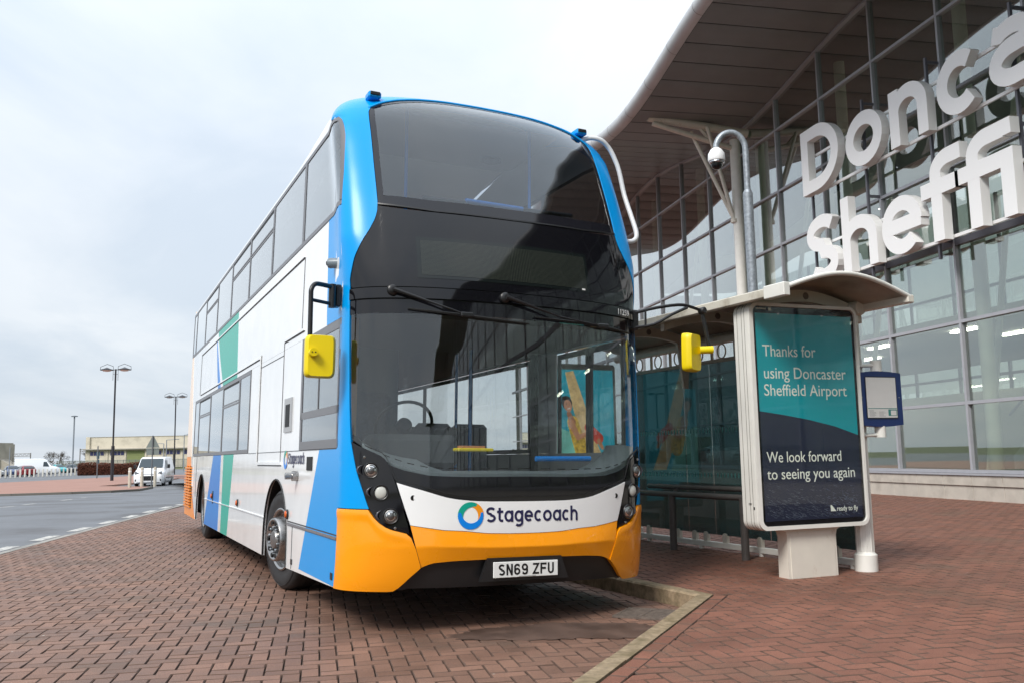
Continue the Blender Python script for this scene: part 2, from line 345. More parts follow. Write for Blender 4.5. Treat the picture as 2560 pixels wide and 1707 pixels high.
# ------------------------------------------------------------------ ground heights: the site falls about 0.44 m towards the car park
def depth_of(x, y): return x*math.sin(TH)+y*math.cos(TH)
def G(x, y): return -.44*min(1., max(0., (depth_of(x, y)-26)/22.6))
def FAR(x, y, z=0.):              # survey point taken on the level of the bus stand, carried out to the fallen ground
    s = 1.0
    for _ in range(40):
        zz = -.44*min(1., max(0., (s*y-26)/22.6)); s = (HC-zz)/HC
    return N(x*s, y*s, HC+(z-HC)*s), s
edge = lambda y: -4.422+(y-14.21)*.0428

# ---- earth, asphalt
g = MB(); rs = [0, 60, 160, 400, 1500]; V = []; F = []
for i, r_ in enumerate(rs[1:]):
    for k in range(32): V.append((r_*math.cos(2*PI*k/32), r_*math.sin(2*PI*k/32), -.62))
V.append((0, 0, -.62)); c0 = len(V)-1
for k in range(32): F.append((c0, k, (k+1) % 32))
for i in range(3):
    for k in range(32): F.append((i*32+k, (i+1)*32+k, (i+1)*32+(k+1) % 32, i*32+(k+1) % 32))
g.add(V, F); M_grass = mat('grass_earth', (.075, .085, .03), .95, noise=.4, nscale=.4)
tag(g.build('ground', M_grass), kind='structure')
ys = list(np.arange(-40, 60, 2.0))+list(np.arange(60, 200, 6.0)); us = np.linspace(0, 1, 40)**1.6
V = [(edge(y)-.12-u*110, y, G(edge(y)-u*110, y)) for y in ys for u in us]; nu = len(us)
F = [(j*nu+i, (j+1)*nu+i, (j+1)*nu+i+1, j*nu+i+1) for j in range(len(ys)-1) for i in range(nu-1)]
tag(MB().add(V, F).build('road', M_asphalt, smooth=True), kind='structure')
# flush edging and give-way dashes
edg = empty('road_edging'); tag(edg, kind='structure')
m = MB()
for k in range(40):
    y = 2.0+k*.915; m.add([], [])
    mb = MB(); x0, x1 = edge(y)-.125, edge(y+.9)-.125; z0 = G(x0, y); z1 = G(x1, y+.9)
    mb.add([(x0, y, z0-.1), (x0+.125, y, z0-.1), (x1+.125, y+.9, z1-.1), (x1, y+.9, z1-.1), (x0, y, z0+.004), (x0+.125, y, z0+.004), (x1+.125, y+.9, z1+.004), (x1, y+.9, z1+.004)],
           [(4, 5, 6, 7), (0, 1, 5, 4), (1, 2, 6, 5), (2, 3, 7, 6), (3, 0, 4, 7)])
    mb.build('kerb_stone', mat('edging_concrete', (.27, .26, .24), .85, noise=.25, nscale=6, var=.12), edg)
def dash(x0, y0, x1, y1, wd, name='road_marking', par=None):
    d = Vector((x1-x0, y1-y0)); n_ = Vector((-d.y, d.x)).normalized()*wd/2
    P = [(x0+n_.x, y0+n_.y), (x1+n_.x, y1+n_.y), (x1-n_.x, y1-n_.y), (x0-n_.x, y0-n_.y)]
    o = MB().add([(a, b, G(a, b)+.005) for a, b in P], [(0, 3, 2, 1)]).build(name, M_mark, par); return o
rm = empty('road_markings'); tag(rm, kind='structure')
for k in range(-2, 9):
    y = 14.5+1.93*k; dash(edge(y)-.27, y, edge(y+1)-.27, y+1.0, .2, 'dash', rm)
for a, b in [((-15.16, 26.9), (-15.1, 27.6)), ((-15.24, 28.3), (-15.28, 29.1)), ((-15.46, 31.1), (-15.54, 32.1)), ((-15.66, 32.9), (-15.66, 33.4)), ((-15.86, 36.0), (-15.8, 36.8)), ((-14.9, 25.0), (-15.0, 25.9)), ((-14.7, 22.9), (-14.8, 23.9))]:
    A, _ = FAR(*a); B, _ = FAR(*b); dash(A.x, A.y, B.x, B.y, .14, 'dash', rm)
a, _ = FAR(-17.2, 43.6); b, _ = FAR(-15.6, 43.2); dash(a.x, a.y, b.x, b.y, .3, 'dash', rm)

# ---- block paving: real 90-degree herringbone blocks
TOPM = {}
def brickmat(name, c, var, stain):
    m_ = mat(name, c, .62, noise=.22, nscale=2.2, bump=.5, bscale=260, var=var, dirt=stain, rvar=.1); t = m_.node_tree
    # speckle of the aggregate and pale chewing-gum like specks
    b = t.nodes['Principled BSDF']; src = b.inputs['Base Color'].links[0].from_socket
    g_ = t.nodes.new('ShaderNodeNewGeometry'); n = t.nodes.new('ShaderNodeTexNoise'); n.inputs['Scale'].default_value = 170; n.inputs['Detail'].default_value = 3
    t.links.new(g_.outputs['Position'], n.inputs['Vector']); r = t.nodes.new('ShaderNodeMapRange'); t.links.new(n.outputs[0], r.inputs[0])
    r.inputs[1].default_value = .3; r.inputs[2].default_value = .7; r.inputs[3].default_value = .62; r.inputs[4].default_value = 1.45
    x = t.nodes.new('ShaderNodeMix'); x.data_type = 'RGBA'; x.blend_type = 'MULTIPLY'; x.inputs[0].default_value = 1; t.links.new(src, x.inputs[6]); t.links.new(r.outputs[0], x.inputs[7])
    vo = t.nodes.new('ShaderNodeTexVoronoi'); vo.inputs['Scale'].default_value = 5.; t.links.new(g_.outputs['Position'], vo.inputs['Vector'])
    r2 = t.nodes.new('ShaderNodeMapRange'); t.links.new(vo.outputs['Distance'], r2.inputs[0]); r2.inputs[1].default_value = .055; r2.inputs[2].default_value = .035; r2.inputs[3].default_value = 0; r2.inputs[4].default_value = 1
    wn = t.nodes.new('ShaderNodeMath'); wn.operation = 'GREATER_THAN'; wn.inputs[1].default_value = .72; sp = t.nodes.new('ShaderNodeSeparateColor'); t.links.new(vo.outputs['Color'], sp.inputs[0]); t.links.new(sp.outputs[0], wn.inputs[0])
    ml = t.nodes.new('ShaderNodeMath'); ml.operation = 'MULTIPLY'; t.links.new(r2.outputs[0], ml.inputs[0]); t.links.new(wn.outputs[0], ml.inputs[1])
    y = t.nodes.new('ShaderNodeMix'); y.data_type = 'RGBA'; t.links.new(ml.outputs[0], y.inputs[0]); t.links.new(x.outputs[2], y.inputs[6]); y.inputs[7].default_value = (.42, .38, .33, 1)
    t.links.new(y.outputs[2], b.inputs['Base Color']); return m_
BAYC = (.184, .101, .070); PAVC = (.200, .083, .053)
st = ((.085, .062, .045), .9, .54, .74)
MB1 = brickmat('bay_block', BAYC, .2, st); MB2 = brickmat('bay_block_mass', BAYC, -.2, st)
MP1 = brickmat('pavement_block', PAVC, .13, ((.13, .085, .055), .7, .56, .78)); MP2 = brickmat('pavement_block_mass', PAVC, -.13, ((.13, .085, .055), .7, .56, .78))
M_joint = mat('joint_sand', (.035, .026, .019), .95, noise=.3, nscale=12, dirt=((.05, .055, .03), 2., .5, .7))
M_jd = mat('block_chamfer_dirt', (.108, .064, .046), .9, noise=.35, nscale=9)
U = .1075; GAPB = .0032
camP = Vector((0, 0, HC)); cminv = co.matrix_world.inverted()
def inview(x, y, z, mx_, my_):
    p = cminv @ Vector((x, y, z)); d = -p.z
    if d < .3: return False
    return abs(p.x/d) < (18/31.71)*mx_ and p.y/d > -(12/31.71)*my_
def clip(poly, P, n_):            # keep the side where (p-P).n <= 0
    o_ = []; m_ = len(poly)
    for i in range(m_):
        a, b = poly[i], poly[(i+1) % m_]; da = (a[0]-P[0])*n_[0]+(a[1]-P[1])*n_[1]; db = (b[0]-P[0])*n_[0]+(b[1]-P[1])*n_[1]
        if da <= 0: o_.append(a)
        if (da < 0) != (db < 0) and abs(da-db) > 1e-9: t = da/(da-db); o_.append((a[0]+(b[0]-a[0])*t, a[1]+(b[1]-a[1])*t))
    return o_
def block_geom(poly, z, dz=0., tilt=(0, 0)):
    n_ = len(poly); cx = sum(p[0] for p in poly)/n_; cy = sum(p[1] for p in poly)/n_; V = []
    for ins, zz in ((.0064, 0.), (.0, -.006), (.0, -.04)):
        for px, py in poly:
            dx_, dy_ = px-cx, py-cy; L = math.hypot(dx_, dy_)+1e-9
            V.append((px-dx_/L*ins*1.3, py-dy_/L*ins*1.3, z+zz+dz+dx_*tilt[0]+dy_*tilt[1]))
    F = [tuple(range(n_))]
    for k in (0, 1): F += [(k*n_+i, (k+1)*n_+i, (k+1)*n_+(i+1) % n_, k*n_+(i+1) % n_) for i in range(n_)]
    return V, F
def paving(setting, z, regions, xr, yr, m_one, m_mass, extra=()):
    """regions: lists of half-planes (P, n), each keeping (p-P).n<=0. Blocks in view are built; the largest 290 are objects of their own."""
    cand = []
    for i in range(int(xr[0]/U)-1, int(xr[1]/U)+1):
        for j in range(int(yr[0]/U)-1, int(yr[1]/U)+1):
            k = (i-j) % 4
            if k == 0: rect = (i*U, j*U, 2*U, U)
            elif k == 3: rect = (i*U, j*U, U, 2*U)
            else: continue
            cx, cy = rect[0]+rect[2]/2, rect[1]+rect[3]/2
            if not inview(cx, cy, z, 1.22, 1.3): continue
            x0, y0_, x1, y1 = rect[0]+GAPB, rect[1]+GAPB, rect[0]+rect[2]-GAPB, rect[1]+rect[3]-GAPB
            for hp in regions:
                poly = [(x0, y0_), (x1, y0_), (x1, y1), (x0, y1)]; cl = False
                for P, n_ in hp:
                    if max((p[0]-P[0])*n_[0]+(p[1]-P[1])*n_[1] for p in poly) > 0: poly = clip(poly, P, n_); cl = True
                    if len(poly) < 3: break
                if len(poly) < 3: continue
                ar = .5*abs(sum(poly[a][0]*poly[(a+1) % len(poly)][1]-poly[(a+1) % len(poly)][0]*poly[a][1] for a in range(len(poly))))
                if ar > .0012: cand.append((cx*cx+cy*cy, cx, cy, k, poly, cl, 0.))
    for cx, cy, an in extra:
        w_, h_ = U-GAPB, U/2-GAPB; ca, sa = math.cos(an), math.sin(an)
        cand.append((cx*cx+cy*cy, cx, cy, 0, [(cx+a*ca-b*sa, cy+a*sa+b*ca) for a, b in ((-w_, -h_), (w_, -h_), (w_, h_), (-w_, h_))], False, an))
    cand.sort(key=lambda c: c[0]); n1_ = 0; V = []; F = []; MI = []; sh = {}
    for d2, cx, cy, k, poly, cl, an in cand:
        dz = random.gauss(0, .0011); tl = (random.gauss(0, .010), random.gauss(0, .010))
        if n1_ < 290 and not cl and inview(cx, cy, z, 1.0, 1.0):
            if k not in sh:
                w_, h_ = (2*U-2*GAPB, U-2*GAPB) if k == 0 else (U-2*GAPB, 2*U-2*GAPB)
                vv, ff = block_geom([(-w_/2, -h_/2), (w_/2, -h_/2), (w_/2, h_/2), (-w_/2, h_/2)], 0)
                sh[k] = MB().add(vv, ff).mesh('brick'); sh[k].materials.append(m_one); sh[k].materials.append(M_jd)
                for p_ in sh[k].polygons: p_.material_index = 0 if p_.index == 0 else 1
            o = link('brick', sh[k], setting); o.location = (cx, cy, z+dz); o.rotation_euler = (tl[1], -tl[0], random.gauss(0, .006)+an); n1_ += 1
        else:
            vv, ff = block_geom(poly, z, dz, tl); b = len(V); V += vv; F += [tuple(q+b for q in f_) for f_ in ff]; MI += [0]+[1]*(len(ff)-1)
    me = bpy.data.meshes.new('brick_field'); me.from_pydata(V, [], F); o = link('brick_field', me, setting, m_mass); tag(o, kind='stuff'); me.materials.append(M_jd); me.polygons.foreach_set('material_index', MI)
# kerb line: corner C0 (outer, top), leg B towards the camera, leg A beside the bus
C0 = Vector((3.07, 6.914)); dB = Vector((-1.343, -1.891)).normalized(); dA = Vector((-.243, .970)).normalized()
nB = Vector((-dB.y, dB.x)); nB = nB if nB.x < 0 else -nB       # towards the bay
nA = Vector((-dA.y, dA.x)); nA = nA if nA.x < 0 else -nA
KW = .125; PZ = .12
def isect(P, d, Q, e):
    den = d.x*e.y-d.y*e.x; t = ((Q.x-P.x)*e.y-(Q.y-P.y)*e.x)/den; return P+d*t
CI = isect(C0+nB*KW, dB, C0+nA*KW, dA)
bay = empty('bus_bay_paving'); tag(bay, kind='structure')
YL = 24.0
MB().add([(edge(1)-0.0, 1, -.022), (9, 1, -.022), (9, YL, -.022), (edge(YL), YL, -.022)], [(0, 1, 2, 3)]).build('joint_bed', M_joint, bay)
P45 = 30.
MB().add([(edge(YL), YL, -.003), (4, YL, -.003), (4, 29, G(4, 29)), (4, 60, G(4, 60)), (edge(60), 60, G(edge(60), 60)), (edge(29), 29, G(edge(29), 29)), ], [(0, 1, 2, 5), (5, 2, 3, 4)]).build('paving_sheet', mat('paving_far', (.165, .088, .066), .62, noise=.15, nscale=1.2, dirt=((.11, .07, .055), 14., .5, .7)), bay)
hl = math.hypot(1, .0428)
def half(P, n_): return ((P.x, P.y), (n_.x, n_.y))
paving(bay, 0., [[((edge(14.21), 14.21), (-1/hl, .0428/hl)), half(C0, -nA), half(C0, -nB)]], (-6.5, 4), (2.2, YL), MB1, MB2)
pv = empty('pavement'); tag(pv, kind='structure')
far = C0+dA*60; farB = C0+dB*9
MB().add([(C0.x, C0.y, PZ-.022), (farB.x, farB.y, PZ-.022), (13.6, farB.y, PZ-.022), (13.6, 22, PZ-.022), ((C0+dA*15.5).x, 22, PZ-.022)], [(0, 1, 2, 3, 4)]).build('joint_bed', mat('joint_sand_red', (.035, .021, .015), .95, noise=.3, nscale=12), pv)
MB().add([((C0+dA*15.5).x, 22, PZ-.003), (13.6, 22, PZ-.003), (13.6, 75, PZ-.003), (far.x, 75, PZ-.003)], [(0, 1, 2, 3)]).build('paving_sheet', mat('pavement_far', (.185, .078, .054), .62, noise=.15, nscale=1.2), pv)
cA = C0-nB*(U+.006)
yspl = C0.y+.01
ext = []; an = math.atan2(dB.y, dB.x)
for k in range(26):
    c_ = C0-nB*(U/2+.005)+dB*(U*(2*k+.9)); ext.append((c_.x, c_.y, an))
paving(pv, PZ, [[half(C0, nA), half(Vector((0, yspl)), Vector((0, -1)))], [half(cA, nB), half(Vector((0, yspl-.001)), Vector((0, 1)))]], (-3, 13.6), (2.2, 21.9), MP1, MP2, ext)

# ---- kerb stones
kerb = empty('kerb'); tag(kerb, kind='structure')
def kerb_run(P, d, n_, L, step, skip0, name='kerb_stone'):
    k = 0; t = 0.
    while t < L:
        t1 = t+step-.006
        a0 = P+d*t; a1 = P+d*t1; b0 = a0+n_*KW; b1 = a1+n_*KW
        if k == 0: b0 = CI.copy()
        mb = MB(); zt = PZ+.006+random.gauss(0, .0015); bv = .014
        bn = (b0-a0).normalized()
        c0_, c1_ = b0-n_*bv, b1-n_*bv
        zb = -.1
        V_ = [(a0.x, a0.y, zb), (a1.x, a1.y, zb), (b1.x, b1.y, zb), (b0.x, b0.y, zb), (a0.x, a0.y, zt), (a1.x, a1.y, zt), (c1_.x, c1_.y, zt), (c0_.x, c0_.y, zt), (b1.x, b1.y, zt-bv), (b0.x, b0.y, zt-bv)]
        mb.add(V_, [(4, 5, 6, 7), (7, 6, 8, 9), (9, 8, 2, 3), (0, 1, 5, 4), (0, 4, 7, 9, 3), (1, 2, 8, 6, 5)])
        o = mb.build(name, M_concrete, kerb); t += step; k += 1
        o.data.update()
kerb_run(C0, dB, nB, 6.2, 1.22, True)
kerb_run(C0, dA, nA, 16, 1.0, True)
# silt and moss lying over the blocks in the corner of the bay
def blob(name, c, rx, ry, an, z, m_, n=40, sd=3):
    r_ = random.Random(sd); ph = [r_.uniform(0, 6.28) for _ in range(4)]; P = []
    for k in range(n):
        a = 2*PI*k/n; q = 1+.12*math.sin(2*a+ph[0])+.09*math.sin(3*a+ph[1])+.05*math.sin(7*a+ph[2])+.03*math.sin(13*a+ph[3])+r_.gauss(0, .012)+.035*math.sin(29*a+ph[1])
        x, y = rx*q*math.cos(a), ry*q*math.sin(a); P.append((c[0]+x*math.cos(an)-y*math.sin(an), c[1]+x*math.sin(an)+y*math.cos(an), z))
    return P
M_silt = mat('wet_silt', (.095, .058, .043), .55, noise=.35, nscale=5, bump=.5, bscale=160, rvar=.12)
P = blob('silt', (1.74, 6.44), .72, .34, R(-10), .0036, M_silt, 220)
P = [p for p in P if (Vector((p[0], p[1]))-(C0+nB*KW)).dot(nB) > -.02]
o = MB().add(P, [tuple(range(len(P)))]).build('silt', M_silt); tag(o, kind='stuff')

# ==================================================================== the bus
BR = R(1.5144)
bus = empty('double_decker_bus', (1.463, 6.641, 0), 0, 'white, blue and orange double-decker bus parked beside the shelter', 'bus')
bus.rotation_euler = (0, BR, R(13.0216))
Zk = [.20, .30, .45, .7, 1.0, 1.5, 2.0, 2.45, 2.6, 2.8, 3.0, 3.2, 3.5, 3.8, 4.0, 4.15, 4.25, 4.33, 4.38, 4.40]
Yk = [.10, .05, .02, .0, .0, .01, .03, .05, .07, .12, .18, .25, .37, .50, .60, .70, .80, .94, 1.12, 1.45]
# smooth the profile knots
def y0(z): return sum(float(np.interp(z+d, Zk, Yk)) for d in (-.06, -.03, 0, .03, .06))/5
NN = 2.35
def ddp(z): return float(np.interp(z, [.2, 2.4, 3.3, 4.4], [.53, .53, .5, .5]))
def wz(z):
    r = .42; q = min(1, max(0, (z-3.98)/r)); return 1.275-.02*min(1, max(0, (z-2.4)/1.9))-.40*(1-math.sqrt(max(0, 1-q**2.2)))
def S(a, z):
    s = 1 if a >= 0 else -1; b = abs(a); ph = min(b, 1)*PI/2
    X = wz(z)*math.sin(ph)**(2/NN); Y = y0(z)+ddp(z)*(1-max(0, math.cos(ph))**(2/NN))+max(b-1, 0)
    if .61 < b < 1.2 and 2.5 < z < 4.3:
        f = math.sin(PI*(b-.61)/.59)**1.3*.055*min(1, (z-2.5)/.4)*min(1, (4.3-z)/.35); X += f*.75; Y -= f*.7
    return Vector((s*X, Y, z))
def Sn(a, z, off):
    e = .004; p = S(a, z); du = S(a+e, z)-S(a-e, z); dv = S(a, min(z+e, 4.4))-S(a, z-e); n_ = du.cross(dv)
    return p+n_.normalized()*off if n_.length > 1e-12 else p
def aY(Y, z, s=-1):               # parameter of the side point at body length Y
    y = Y-y0(z); d = ddp(z)
    if y >= d: return s*(1+y-d)
    if y <= 0: return 0.
    return s*math.acos((1-y/d)**(NN/2))/(PI/2)
def patch(name, mt, fn, nu, nv, off=0., th=.012, parent=bus, smooth=35, build=True, bulge=None):
    """a solid panel over the body surface; fn(u, v) -> (a, z)"""
    V = []; F = []
    for lay in (0, 1):
        for j in range(nv+1):
            for i in range(nu+1):
                u, v_ = i/nu, j/nv; a, z = fn(u, v_); o_ = off-lay*th
                if bulge and lay == 0: o_ += bulge(u, v_)
                V.append(Sn(a, z, o_))
    q = nu+1; L_ = q*(nv+1)
    for j in range(nv):
        for i in range(nu):
            b = j*q+i; F.append((b, b+1, b+q+1, b+q)); F.append((L_+b, L_+b+q, L_+b+q+1, L_+b+1))
    rim = [i for i in range(nu)]+[nu+j*q for j in range(nv)]+[nv*q+nu-i for i in range(nu)]+[(nv-j)*q for j in range(nv)]
    for k in range(len(rim)): a, b = rim[k], rim[(k+1) % len(rim)]; F.append((a, a+L_, b+L_, b))
    return MB().add(V, F).build(name, mt, parent, smooth) if build else (V, F)
def ip(x, xs, ys): return float(np.interp(x, xs, ys))
def sidep(name, mt, Y0, Y1, z0, z1, off=0., th=.012, s=-1, nu=None, nv=None, **k):
    f0 = Y0 if callable(Y0) else (lambda z: Y0); f1 = Y1 if callable(Y1) else (lambda z: Y1)
    def fn(u, v_):
        z = lerp(z0, z1, v_); Y = lerp(f1(z), f0(z), u) if s < 0 else lerp(f0(z), f1(z), u); return aY(Y, z, s), z
    zm = (z0+z1)/2; n_ = nu or max(1, int((f1(zm)-f0(zm))/.25)) ; n_ = min(n_, 40)
    return patch(name, mt, fn, n_, nv or max(1, int((z1-z0)/.25)), off, th, **k)
def linecurve(*pts): xs = [p[0] for p in pts]; ys_ = [p[1] for p in pts]; return lambda x: float(np.interp(x, xs, ys_))

# ---- front: black/blue boundary aB(z) of the pillars
aB = linecurve((1.31, .815), (1.345, .825), (1.6, .845), (2.0, .86), (2.45, .868), (2.567, .862), (2.73, .795), (2.86, .72), (2.94, .672), (3.04, .628), (3.10, .612), (3.18, .604), (3.53, .606), (3.95, .602), (4.06, .600), (4.13, .575))
frontA = linecurve((3.15, .906), (3.47, .841), (3.81, .794), (3.925, .797), (4.0, .82), (4.03, .86))
aOut = linecurve((2.3, 1.0), (3.15, .906), (3.47, .841), (3.81, .794), (3.925, .797), (4.0, .82), (4.03, .87), (4.045, .96), (4.06, 1.03))
def Yof(a, z): a = abs(a); return y0(z)+ddp(z)*(1-max(0, math.cos(min(a, 1)*PI/2))**(2/NN))+max(0, a-1)
Yout = lambda z: .60 if z < 2.3 else Yof(aOut(z), z)
hlo = linecurve((.692, .434), (.729, .543), (.783, .611), (.872, .664), (1.0, .71), (1.135, .763), (1.309, .811), (1.345, .82))
hli = linecurve((.692, .434), (.749, .441), (1.055, .510), (1.136, .533), (1.20, .556), (1.238, .585), (1.275, .66), (1.31, .74), (1.345, .815))
for s in (-1, 1):
    # blue corner pillar, bottom part beside the lamps, upper part
    def pil(z0, z1, fa, Yb):
        def fn(u, v_):
            z = lerp(z0, z1, v_); a0_ = fa(z); a1_ = (abs(aY(Yb(z), z)) if z < 2.3 else aOut(z)); a = lerp(a0_, a1_, u); return (a if s > 0 else -lerp(a1_, a0_, u)), z
        return fn
    Yb = lambda z: .535 if z < 2.6 else (.58 if z < 3.2 else .60)
    parts_ = [(.868, 1.33, hlo, 14), (1.33, 2.36, aB, 8), (2.36, 4.10, aB, 44)]
    V, F = [], []
    for z0, z1, fa, nv in parts_:
        v_, f_ = patch('x', None, pil(z0, z1, fa, lambda z: .60 if z > 1.2 else .535), 12, nv, .006, .02, build=False)
        b = len(V); V += v_; F += [tuple(q+b for q in t) for t in f_]
    MB().add(V, F).build('corner_pillar', M_blue, bus, 35)
    # headlamp cluster
    def fnh(u, v_):
        z = lerp(.692, 1.345, v_); a0_, a1_ = hli(z), hlo(z); a0_ = min(a0_, a1_-.001); a = lerp(a0_, a1_-.004, u); return (a if s > 0 else -lerp(a1_-.004, a0_, u)), z
    hc = patch('headlamp_cluster', M_gloss, fnh, 10, 26, .004, .02, smooth=40)
    for (a, z, kind) in ((-.652*-1, 1.140, 0), (.588, .985, 1), (.530, .820, 2)):
        P = Sn(s*a, z, .0); n_ = (Sn(s*a, z, .02)-P).normalized(); n_ = (n_+Vector((0, -.9, 0))).normalized()
        P = Sn(s*a, z, .006)
        rm_ = MB().lathe([(.056, -.03), (.058, .008), (.053, .015), (.047, .012), (.044, -.006)], P, n_, 28, cap=False).build('bezel', M_satin, hc, 30)
        ln = MB().lathe([(.045, -.02), (.045, .002), (.036, .009), (.018, .012), (.001, .013)], P, n_, 28).build('lens', M_refl if kind != 1 else mat('led_lens', (.55, .56, .52), .25), hc, 40)
        if kind != 1:
            MB().lathe([(.024, .008), (.027, .016), (.018, .024), (.001, .027)], P, n_, 20).build('projector', mat('projector_glass', (.15, .15, .15), .03, metal=.6), hc, 40)
            MB().lathe([(.039, .006), (.044, .013), (.039, .015)], P, n_, 28, cap=False).build('ring', M_chrome, hc, 40)
        # crescent flutes beside each lamp
        for sg, da in ((1, .0), (-1, .0)):
            cc = MB(); pts = []
            tv = Vector((0, 0, 1)); tu = tv.cross(n_).normalized(); tv = n_.cross(tu).normalized()
            for k in range(13):
                t = k/12; an = R(150+70*t) if sg > 0 else R(-30-75*t+10); r_ = .074+.010*math.sin(PI*t)
                pts.append(P+tu*math.cos(an)*r_*s*-1*1.15+tv*math.sin(an)*r_*-1*.8-n_*.012)
            cc.tube(pts, [.0015+.0075*math.sin(PI*k/12) for k in range(13)], 8); cc.build('flute', mat('flute_grey', (.06, .06, .075), .22), hc, 60)
    P = Sn(s*.70, 1.235, .006); MB().lathe([(.010, 0), (.010, .004), (.004, .006)], P, (0, -1, 0), 12).build('bolt', M_chrome, hc, 40)
    P = Sn(s*.505, .735, .006); MB().lathe([(.010, 0), (.010, .004), (.004, .006)], P, (0, -1, 0), 12).build('bolt', M_chrome, hc, 40)
    # orange bumper corner
    bt = linecurve((.375, .459), (.42, .395), (.467, .323), (.50, .292), (1.2, .286)); tp = linecurve((.377, .468), (.404, .604), (.431, .686), (.434, .692), (.543, .729), (.611, .783), (.664, .862), (1.2, .862))
    amax = abs(aY(.505, .6))
    us_ = [0, .04, .08, .12, .16, .2, .25, .3, .36, .42, .48, .54, .6, .66, .72, .78, .84, .9, .95, 1.]
    def fnc(u, v_):
        uu = us_[int(round(u*(len(us_)-1)))]; uu = uu if s > 0 else 1-uu
        a = lerp(.377, amax, uu); z = lerp(bt(a), max(tp(a), bt(a)+.008), v_); return s*a, z
    if s < 0: us_ = [1-x for x in us_[::-1]]
    def blg(u, v_):
        a, z = fnc(u, v_); a = abs(a); t_ = tp(a)
        e = .007*min(1., max(0, (a-.4)/.1))*math.exp(-((t_-z-.03)/.03)**2)          # rolled lip under the lamps
        tent = max(0, 1-abs(z-.60)/.17) if z > .6 else max(0, 1-(.60-z)/.30)
        return e+.020*tent*max(0, min(1, 1-(a-.40)/.42))
    patch('bumper_corner', M_orange, fnc, len(us_)-1, 26, .012, .03, smooth=28, bulge=blg)
# ---- orange centre bumper
gtop = linecurve((0, .511), (.12, .507), (.24, .502), (.32, .491), (.345, .48), (.375, .459))
wbot = linecurve((0, .684), (.04, .684), (.12, .69), (.20, .708), (.28, .716), (.43, .752))
def fnb(u, v_):
    k = u*2-1; a1 = k*.430; a0_ = k*.374; z0_ = gtop(abs(a0_)); z1 = wbot(abs(a1)); return lerp(a0_, a1, v_), lerp(z0_, z1, v_)
def blb(u, v_):
    k = abs(u*2-1); t = 1-abs(v_-.48)/.50 if v_ > .48 else 1-(.48-v_)/.62; return .030*max(0, t)*(1-.30*k**4)
patch('bumper_centre', M_orange, fnb, 40, 26, .008, .03, smooth=60, bulge=blb)
# ---- black lower grille
def fng(u, v_):
    k = u*2-1; a = k*.50; zt = gtop(abs(a)) if abs(a) < .375 else ip(abs(a), (.375, .467, .5), (.459, .326, .292)); return a, lerp(.30 if abs(a) < .45 else .288, max(zt, .291)+.01, v_)
patch('lower_grille', M_satin, fng, 40, 8, -.022, .03)
pl = MB(); pl.prism([(-.36, .35), (.36, .35), (.30, .515), (-.30, .515)], -.012, .02, 'y'); pl.build('plate_recess', M_satin, bus, 20)
# ---- number plate
pt = MB().bbox(-.262, .262, -.030, -.018, .374, .486, .003).build('number_plate', M_plate, bus)
lt = MB(); xs = -.222
for ch in 'SN69 ZFU':
    if ch == ' ': xs += .030; continue
    W_ = .050
    draw_glyph(lt, ch, xs, W_, .391, .0595, .115, .0305, .0315, f=lambda x, y, z: (x, -z, y), cap=1.33); xs += W_+.0115
lt.build('plate_lettering', M_black, pt)
MB().box(-.06, .08, -.0312, -.030, .3795, .3825).build('maker_line', mat('print_grey', (.25, .25, .25), .5), pt)
# ---- white nose panel
wtop = linecurve((0, .918), (.105, .919), (.17, .924), (.233, .936), (.28, .952), (.371, .998), (.505, 1.056))
def fnw(u, v_):
    k = u*2-1; a1 = k*.502; a0_ = k*.430; return lerp(a0_, a1, v_), lerp(wbot(abs(a0_))+.004, wtop(abs(a1)), v_)
nose = patch('nose_panel', M_white, fnw, 40, 8, .010, .03)
for s in (-1, 1):
    P = Sn(s*.42, .948, .0105); MB().lathe([(.019, 0), (.017, .0015), (.011, -.0)], P, (s*.12, -1, 0), 18).build('jacking_socket', M_black, bus, 30)
# logo ring and name
def onnose(x, z, o_=.0115, Wf=wz):
    k = min(1, abs(x)/wz(z)); a = math.asin(min(1, k**(NN/2)))/(PI/2); return Sn(math.copysign(a, x), z, o_)
def ringseg(c, r0, r1, a0_, a1, lift, mt, par, place, n=30, sq=1.0):
    V = []; F = []
    for k in range(n+1):
        t = k/n; an = R(lerp(a0_, a1, t)); wd = abs(math.sin(PI*t**.8))**.75; ri = r0+(r1-r0)*(.52-.52*wd) ; ro = r1-(r1-r0)*(.10-.10*wd)
        V += [place(c[0]+math.cos(an)*ri*sq, c[1]+math.sin(an)*ri, lift), place(c[0]+math.cos(an)*ro*sq, c[1]+math.sin(an)*ro, lift)]
    for k in range(n): F.append((2*k, 2*k+1, 2*k+3, 2*k+2))
    return MB().add(V, F).build('logo_ring', mt, par)
plc = lambda x, z, l: onnose(x, z, .0112+l)
for a0_, a1, mt, l in ((-55, 125, mat('logo_orange', (.86, .30, .01), .3), .0008), (60, 250, mat('logo_green', (.0, .33, .24), .3), .0016), (165, 375, mat('logo_blue', (.0, .22, .75), .3), .0024)):
    ringseg((-.428, .820), .054, .098, a0_, a1, l, mt, nose, plc)
lt = MB(); sc = .083; xs = -.312
for ch, W_ in (('S', .074), ('t', .048), ('A', .071), ('g', .071), ('e', .071), ('c', .064), ('o', .074), ('A', .071), ('c', .064), ('h', .065)):
    draw_glyph(lt, ch, xs, W_, .771, sc, .105, .0, .0012, f=lambda x, y, z: tuple(onnose(x, y, .0115+z)), asc=1.33, cap=1.30); xs += W_+.0100
lt.build('name_lettering', M_navy, nose)
